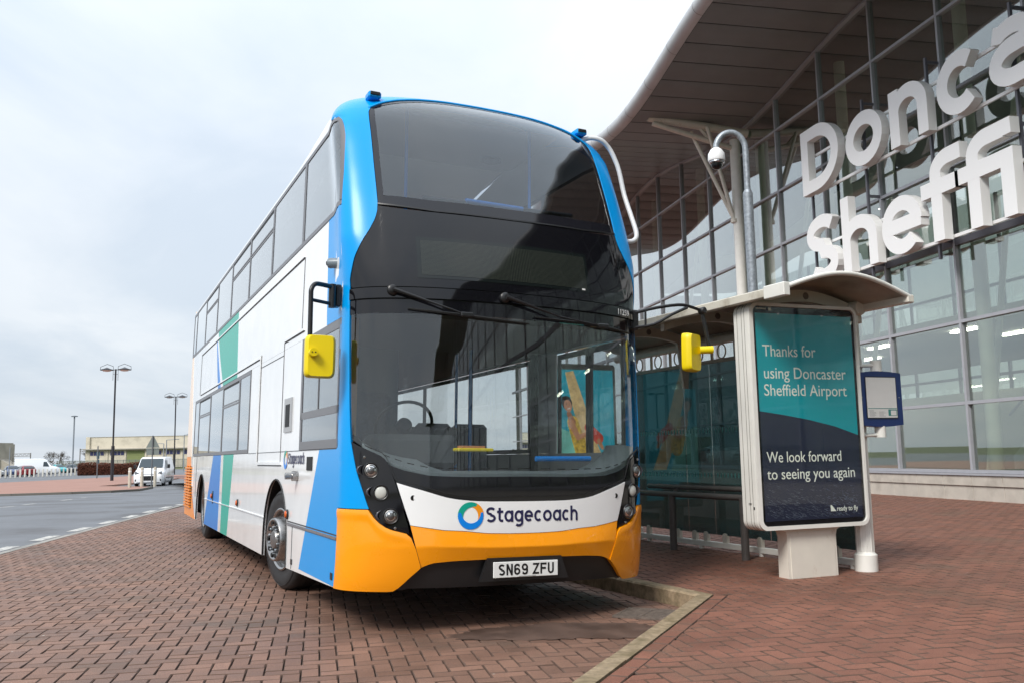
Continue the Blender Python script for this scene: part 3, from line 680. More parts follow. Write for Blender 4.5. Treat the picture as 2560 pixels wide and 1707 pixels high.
# ---- black apron between nose panel and windscreen, windscreen, header band
clr = linecurve((0, 1.100), (.2, 1.096), (.35, 1.105), (.46, 1.14), (.584, 1.198), (.70, 1.268), (.82, 1.345), (.87, 1.37))
def apb(a): a = abs(a); return wtop(a)-.006 if a < .505 else ip(a, (.505, .533, .556, .585, .66, .74, .815), (1.05, 1.136, 1.20, 1.238, 1.275, 1.31, 1.342))
patch('windscreen_apron', M_gloss, lambda u, v_: ((u*2-1)*.815, lerp(apb((u*2-1)*.815), max(clr(abs(u*2-1)*.815), apb((u*2-1)*.815)+.002), v_)), 60, 8, .0, .02)
patch('wiper_scuttle_trim', M_satin, lambda u, v_: ((u*2-1)*.70, lerp(apb((u*2-1)*.70)+.022+.02*(1-abs(u*2-1)), apb((u*2-1)*.70)+.028+.02*(1-abs(u*2-1)), v_)), 50, 1, .006, .012)
def fws(u, v_):
    k = u*2-1; b = clr(abs(k)*.865); z = lerp(b, 2.300, v_); lim = min(aB(z), .868) ; return k*lim, z
ws = patch('windscreen', G_wind, fws, 48, 20, -.002, .002, smooth=80)
ft = MB()
for k in range(-9, 10):           # printed dashes along the foot of the glass
    v_, f_ = patch('x', None, lambda u, v2: (k*.062+(u-.5)*.034, clr(abs(k*.062+(u-.5)*.034))+.055+v2*.006), 3, 1, .001, .0015, build=False); ft.add(v_, f_)
ft.build('frit_dashes', M_black, ws)
def band(z0, z1, off, mt, name, th=.03):
    return patch(name, mt, lambda u, v_: ((u*2-1)*aB(lerp(z0, z1, v_)), lerp(z0, z1, v_)), 48, 2, off, th)
band(2.290, 2.392, .0, M_gloss, 'header_lower'); band(2.392, 2.402, -.010, M_black, 'header_groove'); hb = band(2.402, 2.482, .010, M_gloss, 'header_band'); band(2.482, 2.492, -.010, M_black, 'header_groove')
M_fn = mat('fleet_number', (.80, .80, .80), .4)
P = Sn(.475, 2.418, .0115); dr = (Sn(.56, 2.418, .0115)-Sn(.475, 2.418, .0115)).normalized(); ny = Vector((0, 0, 1)); nz = dr.cross(ny)
fmx = Matrix(((dr.x, 0, nz.x, P.x), (dr.y, 0, nz.y, P.y), (dr.z, 1, nz.z, P.z), (0, 0, 0, 1)))
text('fleet_number', '11259', .068, M_fn, hb, fmx, offset=.0006)
# ---- destination panel
def fd(u, v_):
    z = lerp(2.492, lerp(3.105, 3.16, abs(u*2-1)**3), v_); return (u*2-1)*(aB(z)+.014), z
dp = patch('destination_panel', M_gloss, fd, 60, 24, .0, .03, smooth=60)
ledm = bpy.data.materials.new('led_matrix'); ledm.use_nodes = True; t = ledm.node_tree; b = t.nodes['Principled BSDF']; b.inputs['Roughness'].default_value = .06
uvn = t.nodes.new('ShaderNodeUVMap'); vm = t.nodes.new('ShaderNodeVectorMath'); vm.operation = 'MULTIPLY'; vm.inputs[1].default_value = (150, 28, 1); t.links.new(uvn.outputs[0], vm.inputs[0])
vf = t.nodes.new('ShaderNodeVectorMath'); vf.operation = 'FRACTION'; t.links.new(vm.outputs[0], vf.inputs[0]); vs = t.nodes.new('ShaderNodeVectorMath'); vs.operation = 'SUBTRACT'; vs.inputs[1].default_value = (.5, .5, 0); t.links.new(vf.outputs[0], vs.inputs[0])
vl = t.nodes.new('ShaderNodeVectorMath'); vl.operation = 'LENGTH'; t.links.new(vs.outputs[0], vl.inputs[0]); lt_ = t.nodes.new('ShaderNodeMath'); lt_.operation = 'LESS_THAN'; lt_.inputs[1].default_value = .27; t.links.new(vl.outputs['Value'], lt_.inputs[0])
xm = t.nodes.new('ShaderNodeMix'); xm.data_type = 'RGBA'; t.links.new(lt_.outputs[0], xm.inputs[0]); xm.inputs[6].default_value = (.009, .012, .012, 1); xm.inputs[7].default_value = (.055, .06, .045, 1); t.links.new(xm.outputs[2], b.inputs['Base Color'])
dg = patch('destination_glass', mat('display_glass', (.009, .012, .012), .04), lambda u, v_: (lerp(-.405, .29, u), lerp(2.56, 2.893, v_)), 24, 6, .003, .004, parent=dp, smooth=50)
V = []; F = []; NU_ = 24
for j in range(7):
    for i in range(NU_+1): V.append(Sn(lerp(-.385, .275, i/NU_), lerp(2.585, 2.865, j/6), .0045))
for j in range(6):
    for i in range(NU_): q = j*(NU_+1)+i; F.append((q, q+1, q+NU_+2, q+NU_+1))
o = MB().add(V, F).build('led_display', ledm, dp, 80); uv = o.data.uv_layers.new(name='UVMap')
for p_ in o.data.polygons:
    for li in p_.loop_indices: vi = o.data.loops[li].vertex_index; uv.data[li].uv = ((vi % (NU_+1))/NU_, (vi//(NU_+1))/6)
patch('maker_label', M_paper, lambda u, v_: (lerp(.245, .262, u), lerp(2.575, 2.588, v_)), 1, 1, .006, .002, parent=dp)
# ---- upper screen: painted border and clear part
stop = linecurve((0, 4.285), (.15, 4.28), (.3, 4.255), (.42, 4.215), (.52, 4.165), (.60, 4.10), (.7, 4.08))
sbot = linecurve((0, 3.122), (.3, 3.13), (.6, 3.178))
def fu(u, v_, m=0.):
    k = u*2-1; a_ = abs(k)*.600; z = lerp(sbot(a_)+m*1.0, stop(a_)-m*.8, v_); return k*(aB(min(max(z, 3.1), 4.05))-.004-m*.9), z
us2 = patch('upper_screen', G_up, fu, 44, 24, -.001, .002, smooth=80)
M_frit = mat('frit_print', (.012, .012, .016), .06)
for fn_, nu_, nv_ in ((lambda u, v_: fu(u, v_*.075), 44, 1), (lambda u, v_: fu(u, .965+v_*.035), 44, 1), (lambda u, v_: fu(u*.032, .075+v_*.89), 1, 20), (lambda u, v_: fu(.968+u*.032, .075+v_*.89), 1, 20)):
    patch('screen_border', M_frit, fn_, nu_, nv_, .001, .004, parent=us2)
patch('screen_seal', M_satin, lambda u, v_: ((u*2-1)*.604, sbot(abs(u*2-1)*.6)-.012+v_*.012), 40, 1, .004, .02)
# ---- roof dome, header rail, roof
def froof(u, v_):
    a = (u*2-1); z0_ = stop(min(abs(a), .7)) if abs(a) < .6 else 4.096; return a, lerp(z0_+.004, 4.398, v_)
patch('roof_dome', M_blue, froof, 60, 14, .006, .03, smooth=60)
MB().tube([Sn(a, stop(abs(a))+.004, .0) for a in np.linspace(-.6, .6, 41)], .013, 8).build('roof_header', M_blue, bus, 60)
M_roofw = mat('roof_white', (.72, .73, .74), .35)
BL = 12.25
def yst(z): return y0(z)+ddp(z)
for s in (-1, 1):
    V = []; F = []; zz = [3.985, 4.05, 4.12, 4.19, 4.26, 4.32, 4.36, 4.385, 4.398]; nn = len(zz)
    YF = (None, 1.25, 1.35, 1.45, 1.6, 1.8, 2.0, 3.2, 12.0, BL)
    for Yf in YF:
        for i, z in enumerate(zz):
            y_ = yst(z)+.001 if Yf is None else max(Yf-(.0 if Yf != BL else .02*i), yst(z)+.001); p = Sn(s*(1+max(.001, y_-yst(z))), z, .004); kf = 1-.5*min(1, max(0, (y_-1.6)/1.6)); p.z = 3.985+(p.z-3.985)*kf; V.append(p)
    for j in range(len(YF)-1):
        for i in range(nn-1): q = j*nn+i; f = (q, q+nn, q+nn+1, q+1); F.append(f if s < 0 else f[::-1])
    MB().add(V, F).build('roof_side', M_roofw, bus, 60)
V = [Sn(a, 4.398, .004) for a in np.linspace(-1, 1, 31)]+[Vector((-.855, 3.2, 4.192)), Vector((.855, 3.2, 4.192)), Vector((-.855, BL-.15, 4.192)), Vector((.855, BL-.15, 4.192))]
MB().add(V, [tuple(range(31))+(32, 31), (31, 32, 34, 33)]).build('roof_skin', M_roofw, bus)
for s in (-1, 1):                 # marker lamps on the brow
    P = Vector((s*.985, .90, 4.235)); mk = MB().bbox(P.x-.055, P.x+.055, P.y-.05, P.y+.07, P.z-.03, P.z+.028, .012).build('marker_lamp', M_blue, bus)
    MB().bbox(P.x-.042, P.x+.042, P.y-.058, P.y-.048, P.z-.008, P.z+.022, .004).build('lens', M_satin, mk)
# tree deflector hoop on the nearside corner
hp_ = [(1.00, .92, 4.17), (1.10, .88, 4.20), (1.19, .85, 4.18), (1.27, .85, 4.12), (1.32, .84, 4.03), (1.36, .82, 3.9), (1.39, .78, 3.66), (1.405, .68, 3.42), (1.407, .62, 3.29), (1.400, .6, 3.225), (1.375, .6, 3.19), (1.335, .6, 3.175), (1.27, .61, 3.17)]
def smoothpath(P, n=4):
    P = [Vector(p) for p in P]; O = []
    for i in range(len(P)-1):
        p0, p1, p2, p3 = P[max(i-1, 0)], P[i], P[i+1], P[min(i+2, len(P)-1)]
        for k in range(n): t = k/n; O.append(.5*((2*p1)+(p2-p0)*t+(2*p0-5*p1+4*p2-p3)*t*t+(3*p1-p0-3*p2+p3)*t**3))
    O.append(P[-1]); return O
MB().tube(smoothpath(hp_), .022, 10).build('branch_deflector', mat('hoop_grey', (.62, .63, .64), .3), bus, 60)

# ---- flanks
ARC = [(3.0, .42, .615, .61), (9.6, .42, .575, .585)]     # centre Y, centre Z, half width, rise
def skirt_bottom(Y):
    for cy, cz, hw, rs_ in ARC:
        if Y < 2.38: return lerp(.288, .245, max(0, (Y-.5)/1.88))
        if abs(Y-cy) < hw: return cz+rs_*math.sqrt(max(0, 1-(abs(Y-cy)/hw)**2.2))
    return .245
def skirt(name, mt, Yl, z1=1.30, s=-1, off=0., th=.02, z0=None):
    V = []; F = []; n_ = len(Yl)
    rows = 6
    for lay in (0, 1):
        for j in range(rows+1):
            for Y in Yl:
                b = max(skirt_bottom(Y) if not z0 else z0, .245 if not z0 else z0); z = lerp(b, z1, j/rows); V.append(Sn(aY(Y, z, s), z, off-lay*th))
    L_ = n_*(rows+1)
    for j in range(rows):
        for i in range(n_-1):
            q = j*n_+i; f = (q, q+n_, q+n_+1, q+1) if s < 0 else (q, q+1, q+n_+1, q+n_); F.append(f); F.append(tuple(x+L_ for x in f[::-1]))
    for i in range(n_-1): F.append((i, i+1, L_+i+1, L_+i)); F.append((rows*n_+i, L_+rows*n_+i, L_+rows*n_+i+1, rows*n_+i+1))
    for j in range(rows): F.append((j*n_, L_+j*n_, L_+(j+1)*n_, (j+1)*n_)); q = j*n_+n_-1; F.append((q, q+n_, L_+q+n_, L_+q))
    return MB().add(V, F).build(name, mt, bus, 30)
def yl(a, b):
    L_ = set(np.round(np.arange(a, b, .25), 3)) | {a, b}
    for cy, cz, hw, rs_ in ARC:
        for t in np.linspace(-1, 1, 29):
            y = cy+hw*math.sin(t*PI/2)*.9999
            if a < y < b: L_.add(round(float(y), 4))
        for y in (cy-hw-.001, cy+hw+.001):
            if a < y < b: L_.add(y)
    return sorted(L_)
skirt('lower_side_panel', M_white, yl(.515, 11.02)); skirt('lower_side_panel', M_white, yl(.60, BL), s=1)
M_dor = mat('rear_orange', (.80, .26, .02), .3); M_dor_sheen = mat('rear_orange_sheen', (.86, .66, .50), .2)  # upper rear orange paled by its glossy reflection, put into the colour
rearY = linecurve((.24, 10.35), (.5, 10.95), (.8, 11.2), (1.1, 11.3), (1.3, 11.42), (2.2, 11.66), (3.2, 12.0))
sidep('rear_side_panel', M_dor, 11.02, BL, .245, 1.30, 0, .02)
sidep('rear_livery', M_dor, lambda z: max(rearY(z), 10.2), 11.03, .24, .66, .003, .004)
sidep('rear_white_panel', M_white, 11.01, lambda z: rearY(z), .78, 1.30, .003, .004)
# livery
sidep('livery_blue', M_blue, .508, lambda z: ip(z, (.245, .64, 1.30), (1.85, 1.60, 1.184)), .292, 1.300, .0022, .004, nu=10, nv=6)
sidep('livery_stripe', M_blue2, 7.295, lambda z: ip(z, (.245, 1.3), (8.98, 8.152)), .247, 1.30, .0022, .004)
sidep('livery_stripe', M_green, lambda z: ip(z, (.245, 1.3), (6.358, 6.047)), lambda z: ip(z, (.245, 1.3), (6.985, 7.005)), .247, 1.30, .0022, .004)
# middle and upper bands (with window openings)
def sp(name, Y0, Y1, z0, z1, s=-1, mt=M_white): return sidep(name, mt, Y0, Y1, z0, z1, 0, .02, s)
for s in (-1, 1):
    if s < 0:
        sp('side_panel', 1.97, 4.85, 1.302, 2.29, s); sp('side_panel', 11.12, BL, 1.302, 2.29, s)
    else:
        sp('side_panel', 1.9, 2.5, 1.302, 2.29, s); sp('side_panel', 11.12, BL, 1.302, 2.29, s)
    sp('side_panel', lambda z: Yout(z)+.001, BL, 2.292, 3.188, s); sp('cant_rail', lambda z: Yof(.93, z), BL, 4.018, 4.062, s)
sidep('livery_blue', M_blue, lambda z: Yout(z)-.035, lambda z: ip(z, (2.3, 3.19), (1.063, 1.145)), 2.293, 3.187, .0022, .004, nu=6, nv=6)
sidep('livery_stripe', M_green, lambda z: ip(z, (2.29, 3.15), (6.04, 6.22)), lambda z: ip(z, (2.29, 2.5, 2.77, 3.05, 3.19), (7.41, 7.65, 7.95, 8.21, 8.3)), 2.293, 3.187, .0022, .004, nv=10)
sidep('livery_stripe', M_blue2, lambda z: ip(z, (2.29, 2.6, 3.05), (7.70, 8.0, 8.40)), lambda z: ip(z, (2.29, 2.6, 3.05), (7.99, 8.2, 8.44)), 2.293, 3.05, .0022, .004, nv=10)
sidep('rear_livery', M_dor_sheen, lambda z: rearY(z), BL, 1.302, 3.187, .003, .004, nv=8)
# seams and drip rails
M_seam = mat('panel_gap', (.06, .06, .065), .6)
for Y0_, Y1_, z_, h_, mt in ((.52, 2.37, .633, .020, M_alu), (.52, 2.37, .66, .009, M_frame_d), (.52, 2.37, .628, .007, M_frame_d), (3.64, 9.0, .628, .011, M_white), (2.03, 10.49, 3.062, .018, M_white), (2.03, 10.49, 3.052, .008, M_seam), (4.27, 10.36, 2.352, .018, M_white), (4.27, 10.36, 2.342, .008, M_seam), (2.78, 4.14, 1.173, .028, M_white), (2.78, 4.14, 1.160, .010, M_seam), (1.92, 2.83, 2.368, .022, M_white), (1.92, 2.83, 2.358, .009, M_seam), (.6, 4.85, 1.298, .005, M_seam), (2.85, 4.15, 2.24, .005, M_seam)):
    sidep('trim_rail', mt, Y0_, Y1_, z_, z_+h_, .012 if h_ > .01 else .0045, .012)
for Y_, z0_, z1_, mt, wd in ((4.16, 1.185, 2.385, M_seam, .016), (4.19, 1.185, 2.385, M_white, .018), (2.84, 1.20, 2.36, M_seam, .006), (10.49, 2.36, 3.06, M_seam, .008), (10.44, .62, 1.30, M_seam, .010), (2.14, .26, .64, M_seam, .006), (2.03, 2.37, 3.06, M_seam, .005)):
    sidep('panel_seam', mt, Y_, Y_+wd, z0_, z1_, .0045 if mt is M_seam else .012, .01, nu=1)
# small fittings on the offside
def plaque(name, Y0_, Y1_, z0_, z1_, mt, off=.010, par=bus): return sidep(name, mt, Y0_, Y1_, z0_, z1_, off, .012, nu=3, nv=3, parent=par)
vp = plaque('vent_plate', 2.33, 2.68, 1.48, 1.80, mat('vent_grey', (.36, .37, .38), .4), .012); plaque('vent_slot', 2.41, 2.60, 1.53, 1.74, M_black, .0155, vp)
plaque('filler_flap', 1.42, 1.63, 1.13, 1.245, M_black, .006); plaque('marker_plate', .62, .68, .335, .385, M_satin, .008); plaque('marker_plate', 2.10, 2.15, .30, .345, M_satin, .008); plaque('battery_handle', 7.93, 8.03, .60, .78, M_satin, .008)
for Y_, z_ in ((5.485, .706), (2.375, .725), (8.04, .707)):
    P = Sn(aY(Y_, z_), z_, .0); am = MB().lathe([(.045, 0), (.045, .014), (.036, .018)], P, (-1, 0, 0), 18).build('side_marker', M_satin, bus, 40); MB().lathe([(.033, .018), (.028, .028), (.001, .031)], P, (-1, 0, 0), 16).build('lens', M_amber, am, 60)
P = Sn(aY(2.0, 1.078), 1.078, 0); MB().lathe([(.045, 0), (.045, .05), (.030, .055), (.030, .11), (.001, .115)], P, (-1, .05, 0), 20).build('fuel_coupling', M_chrome, bus, 40)
P = Sn(aY(.80, 2.757), 2.757, 0); MB().lathe([(.042, -.03), (.042, .055), (.038, .07)], P, (-.8, .5, 0), 20).build('camera_pod', mat('pod_grey', (.16, .19, .21), .35), bus, 40); MB().lathe([(.022, .07), (.018, .085), (.001, .09)], P, (-.8, .5, 0), 14).build('lens', M_black, bus, 40)
# side name and ring
plS = lambda x, z, l: Sn(aY(x, z), z, .0035+l)
nb = link('side_name', bpy.data.meshes.new('side_name'), bus); bpy.data.objects.remove(nb)
for a0_, a1, mt, l in ((-55, 125, MATS['logo_orange'], .0006), (60, 250, MATS['logo_green'], .0012), (165, 375, MATS['logo_blue'], .0018)):
    ringseg((2.56, 1.222), .050, .088, a0_, a1, l, mt, bus, lambda x, z, l_: Sn(aY(2.56-(x-2.56), z), z, .0035+l_))
lt = MB(); sc = .078; xs = 0.
for ch, W_ in (('S', .066), ('t', .043), ('A', .062), ('g', .062), ('e', .063), ('c', .056), ('o', .067), ('A', .062), ('c', .056), ('h', .056)):
    draw_glyph(lt, ch, xs, W_, 1.182, sc, .105, .0, .001, f=lambda x, y, z: tuple(Sn(aY(2.44-x, y), y, .0035+z)), asc=1.33, cap=1.30); xs += W_+.0125
lt.build('side_lettering', M_navy, bus)

# ---- windows of both flanks
G_far = glass('nearside_glass', (.86, .88, .87), .55)
def window(s, Y0_, Y1_, z0_, z1_, fr=.035, hopper=False, mt=None, rail=None, foff=.006):
    mt = mt or (G_side if s < 0 else G_far)
    f0 = Y0_ if callable(Y0_) else (lambda z, q=Y0_: q)
    NB = 14 if callable(Y0_) else 2
    gl_ = sidep('window_pane', mt, lambda z: f0(z), Y1_, z0_, z1_, .001, .002, s, nu=max(4, NB), nv=8, smooth=60)
    bars = [(f0, Y1_, z0_, z0_+fr), (f0, Y1_, z1_-fr, z1_), (f0, (lambda z: f0(z)+fr), z0_+fr, z1_-fr), (Y1_-fr, Y1_, z0_+fr, z1_-fr)]
    if hopper:
        zh = z1_-.26*(z1_-z0_)/.8-.02; bars += [(f0, Y1_, zh, zh+.022), (f0, Y1_, zh+.034, zh+.05)]
    if rail: bars.append((f0, Y1_, rail-.03, rail+.03))
    V = []; F = []
    for a, b, c, d in bars:
        fa = a if callable(a) else (lambda z, q=a: q); fb = b if callable(b) else (lambda z, q=b: q)
        def fn(u, v_):
            z = lerp(c, d, v_); Y = lerp(fb(z), fa(z), u) if s < 0 else lerp(fa(z), fb(z), u); return aY(Y, z, s), z
        v2, f2 = patch('x', None, fn, NB, max(1, int((d-c)/.08)), foff, .02, build=False); k = len(V); V += v2; F += [tuple(x+k for x in t) for t in f2]
    MB().add(V, F).build('frame', M_frame, gl_, 30)
    if hopper:
        sidep('opening', M_black, lambda z: f0(z)+fr, Y1_-fr, z1_-fr-.028, z1_-fr, .003, .006, s, parent=gl_)
    return gl_
frontcurve = lambda z: Yof(frontA(z), z)
UW = [(frontcurve, 2.16, 0), (2.165, 3.79, 0), (3.795, 5.40, 1), (5.405, 7.02, 1), (7.025, 8.60, 0), (8.605, 10.20, 1), (10.205, 11.7, 0)]
for s in (-1, 1):
    for a, b, h_ in UW: window(s, a, b, 3.19, 4.02, .038, bool(h_))
    window(s, 11.705, BL-.02, 3.19, 4.02, .05)
for a, b, h_ in ((4.86, 5.72, 0), (5.725, 7.30, 1), (7.305, 8.80, 0), (8.805, 10.40, 1), (10.405, 11.11, 0)): window(-1, a, b, 1.305, 2.285, .045, bool(h_))
window(-1, .562, 1.965, 1.305, 2.288, .07, False, rail=1.60)
sidep('window_bar', M_frame, 1.27, 1.295, 1.63, 2.24, .006, .02)
for a, b in ((2.5, 4.2), (4.2, 5.9), (5.9, 7.6), (7.6, 9.3), (9.3, 11.1)): window(1, a, b, 1.305, 2.285, .045, False)
# nearside door: two glazed leaves
for a, b in ((.62, 1.24), (1.25, 1.87)):
    dl = window(1, a, b, .36, 2.28, .05, False, mt=glass('door_glass', (.72, .75, .74), .8) if 'door_glass' not in MATS else MATS['door_glass']); dl.name = 'door_leaf'
sp('side_panel', .6, 1.9, .246, .35, 1)
# ---- rear end
MB().box(-1.262, 1.262, BL-.02, BL+.02, .26, 1.32).build('rear_panel', M_dor, bus); MB().box(-1.25, 1.25, BL-.02, BL+.02, 1.325, 4.1).build('rear_upper_panel', M_dor_sheen, bus)
for k in range(15):
    z_ = .40+k*.049
    sidep('grille_slat', M_dor, 11.08+.04*max(0, 6-k)/6+(.10 if k > 5 else 0), BL-.03, z_, z_+.028, .030, .03, nu=2, nv=1)
sidep('grille_void', M_black, 11.08, BL-.03, .39, 1.13, .003, .004, nu=3, nv=3)
for Y_ in (11.5, 11.9): sidep('grille_bar', M_dor, Y_, Y_+.03, .39, 1.14, .026, .03, nu=1, nv=3)
# ---- underside and wheel housings
MB().box(-1.18, 1.18, .55, 2.35, .30, .34).build('floor_pan', M_black, bus)
MB().box(-1.2, 1.2, 3.66, 8.98, .27, .34).build('floor_pan', M_black, bus)
MB().box(-.72, .72, 2.2, 11.9, .28, .34).build('chassis', M_black, bus)
for cy in (3.0, 9.6):
    for s in (-1, 1):
        V = []; F = []
        for k in range(17):
            a = PI*k/16; V += [(s*1.255, cy+.64*math.cos(a), .40+.64*math.sin(a)), (s*.70, cy+.64*math.cos(a), .40+.64*math.sin(a))]
        for k in range(16): F.append((2*k, 2*k+1, 2*k+3, 2*k+2))
        V += [(s*.70, cy+.64, .28), (s*.70, cy-.64, .28)]; F.append(tuple(2*k+1 for k in range(17))+(35-1+0, )) if False else None
        mb = MB().add(V[:34], F); mb.box(min(s*.70, s*.68), max(s*.70, s*.68), cy-.64, cy+.64, .26, 1.04); mb.build('wheel_housing', M_black, bus, 40)
        # lip round the arch
        if s < 0:
            ap_ = [(cy+ARC[0 if cy < 5 else 1][2]*math.cos(a)*1.0, .42+ARC[0 if cy < 5 else 1][3]*abs(math.sin(a))**.93) for a in np.linspace(0, PI, 33)]
            MB().tube([Sn(aY(y, z), z, .002) for y, z in [(ap_[0][0], .25)]+ap_+[(ap_[-1][0], .25)]], .009, 6).build('arch_lip', M_rubber, bus, 60)
# ---- wheels (kept upright on the ground)
def wheel(s, cy, steer, dual):
    wl = bpy.data.objects.new('wheel', None); col.objects.link(wl); wl.parent = bus
    r = .487; cx = s*1.20; zc = r-.034*(-s)*-1*-1
    zc = r+(.0335 if s > 0 else -.0335)
    wl.location = (cx, cy, zc+.001); wl.rotation_euler = (0, -BR, steer)
    sd_ = -s                     # inward direction
    prof = [(.30, 0.), (.335, -.012*0), (.36, .006), (.42, .012), (.455, .0), (.478, -.022), (.487, -.05), (.4865, -.14), (.487, -.23), (.478, -.258), (.455, -.28), (.36, -.28), (.30, -.27)]
    mb = MB(); mb.lathe([(a, b) for a, b in prof], (0, 0, 0), (s, 0, 0), 56, cap=False)
    ty = mb.build('tyre', M_rubber, wl, 35)
    gr = MB()
    for q in (-.085, -.14, -.195): gr.lathe([(.4882, q-.006), (.4885, q), (.4882, q+.006)], (0, 0, 0), (s, 0, 0), 56, cap=False)
    gr.build('tread_groove', M_black, ty)
    sw = MB(); sw.lathe([(.437, .0118), (.441, .0142), (.445, .0100)], (0, 0, 0), (s, 0, 0), 56, cap=False); sw.build('sidewall_rib', M_rubber, ty, 60)
    # rim: front axle hub stands out, rear is dished
    if not dual: rp = [(.305, -.27), (.29, -.02), (.300, .012), (.288, .018), (.272, .006), (.262, -.03), (.245, -.03), (.215, .030), (.210, .075), (.203, .088), (.190, .090), (.178, .082), (.14, .068), (.135, .066)]
    else: rp = [(.305, -.27), (.29, -.02), (.300, .012), (.288, .018), (.272, .004), (.255, -.10), (.235, -.15), (.17, -.155), (.135, -.155)]
    rim = MB().lathe(rp, (0, 0, 0), (s, 0, 0), 48, cap=False).build('rim', M_chrome, wl, 30)
    hz = .06 if not dual else -.155
    MB().lathe([(.138, hz), (.13, hz-.03), (.10, hz-.03), (.098, hz+.005), (.080, hz+.03), (.001, hz+.036)], (0, 0, 0), (s, 0, 0), 32, cap=False).build('hub', mat('hub_metal', (.30, .29, .28), .35, metal=.9), rim, 35)
    hl_ = MB()
    for k in range(10):
        a = 2*PI*k/10
        c = Vector((s*(hz+.028 if not dual else hz+.002), math.cos(a)*.160, math.sin(a)*.160)); hl_.lathe([(.001, .0), (.0215, .0), (.0225, -.006)], c, (s, 0, 0), 12)
    hl_.build('hand_hole', M_black, rim)
    nt_ = MB()
    for k in range(10):
        a = 2*PI*(k+.5)/10; c = Vector((s*hz, math.cos(a)*.118, math.sin(a)*.118)); nt_.lathe([(.013, -.02), (.013, .03), (.006, .036)], c, (s, 0, 0), 6)
    nt_.build('wheel_nuts', M_steel, rim)
    return wl
for s in (-1, 1): wheel(s, 3.0, R(9), False); wheel(s, 9.6, 0, True)

# ---- wipers
def wiper(piv, elb, b0, b1, par=bus):
    P = Sn(*piv, .035); E_ = Sn(*elb, .045); wp = MB()
    wp.lathe([(.040, -.03), (.040, .0), (.032, .008), (.014, .012), (.001, .013)], P, (0, -1, 0), 20)
    w_ = wp.build('wiper', M_satin, par, 40)
    mid = P.lerp(E_, .38)
    MB().tube([P+Vector((0, -.02, 0)), mid+Vector((0, -.018, 0)), E_+Vector((0, -.012, 0))], [.019, .013, .006], 8).build('arm', M_satin, w_, 40)
    bl = [Sn(lerp(b0[0], b1[0], t), lerp(b0[1], b1[1], t), .022) for t in np.linspace(0, 1, 18)]
    MB().tube(bl, [.006+.006*math.sin(PI*t) for t in np.linspace(0, 1, 18)], 6).build('blade', M_black, w_, 40)
    q = Sn(lerp(b0[0], b1[0], .55), lerp(b0[1], b1[1], .55), .03); MB().bbox(q.x-.05, q.x+.05, q.y-.02, q.y+.01, q.z-.012, q.z+.022, .006).build('joint', M_satin, w_)
    MB().tube([E_+Vector((0, -.01, 0)), q+Vector((0, -.008, 0))], .007, 6).build('link', M_satin, w_)
wiper((-.530, 2.455), (-.275, 2.325), (-.455, 2.318), (.012, 2.255)); wiper((-.055, 2.44), (.11, 2.325), (.03, 2.31), (.60, 2.27))
# ---- mirrors
ml = MB(); ml.bbox(-1.335, -1.285, .56, .66, 2.37, 2.54, .01); mo = ml.build('mirror_offside', M_satin, bus)
MB().lathe([(.028, -.10), (.028, .08)], (-1.36, .56, 2.455), (0, 0, 1), 14).build('hinge', M_satin, mo, 40)
MB().tube(smoothpath([(-1.36, .56, 2.515), (-1.46, .50, 2.515), (-1.515, .46, 2.505), (-1.545, .44, 2.46), (-1.547, .44, 2.38), (-1.543, .44, 2.0)]), .018, 10).build('arm', M_satin, mo, 40)
MB().tube([(-1.37, .56, 2.385), (-1.545, .45, 2.385)], .014, 8).build('arm', M_satin, mo, 40)
def mirror_head(cx, cy, cz, w_, h_, d_, rz, par):
    mb = MB(); n = 28; V = []; F = []
    rings = [(0., .80), (.25*d_, .97), (.55*d_, 1.0), (d_, 1.0)]
    for dd_, sc_ in rings:
        for k in range(n):
            a = 2*PI*k/n; e = .28; x = math.copysign(abs(math.cos(a))**e, math.cos(a))*w_/2*sc_; z = math.copysign(abs(math.sin(a))**e, math.sin(a))*h_/2*(sc_*.3+.7 if sc_ < .9 else sc_); V.append((x, dd_, z))
    for j in range(3):
        for k in range(n): F.append((j*n+k, j*n+(k+1) % n, (j+1)*n+(k+1) % n, (j+1)*n+k))
    F.append(tuple(range(n))[::-1]); F.append(tuple(range(3*n, 4*n)))
    mb.add(V, F); o = mb.build('mirror_shell', M_yellow, par, 45, loc=(cx, cy, cz), rot=(0, 0, rz))
    MB().box(-w_*.42, w_*.42, d_, d_+.003, -h_*.42, h_*.42).build('mirror_glass', mat('mirror_face', (.8, .8, .8), .02, metal=1), o)
mirror_head(-1.474, .375, 1.965, .225, .315, .085, R(-6), mo)
MB().lathe([(.030, -.01), (.030, .07)], (-1.535, .40, 1.985), (0, -1, 0), 20).build('mirror_knob', M_yellow, mo, 40)
MB().lathe([(.005, 0), (.005, .0015)], (-1.547, .329, 1.985), (0, -1, 0), 8).build('screw', M_black, mo); MB().lathe([(.005, 0), (.005, .0015)], (-1.523, .329, 1.985), (0, -1, 0), 8).build('screw', M_black, mo)
mn = MB().bbox(1.17, 1.235, .32, .42, 2.33, 2.50, .01).build('mirror_nearside', M_satin, bus)
MB().tube(smoothpath([(1.20, .33, 2.475), (1.40, .30, 2.53), (1.61, .28, 2.568), (1.72, .27, 2.562), (1.85, .26, 2.53)], 3), .014, 8).build('arm', M_satin, mn, 40)
MB().tube(smoothpath([(1.20, .33, 2.35), (1.37, .30, 2.383), (1.55, .29, 2.48), (1.70, .27, 2.55)], 3), .013, 8).build('arm', M_satin, mn, 40)
MB().tube([(1.293, .31, 2.50), (1.292, .31, 2.37)], .010, 8).build('arm', M_satin, mn)
MB().lathe([(.032, -.02), (.032, .03), (.02, .04)], (1.85, .26, 2.53), (0, -1, 0), 16).build('hinge', M_satin, mn, 40)
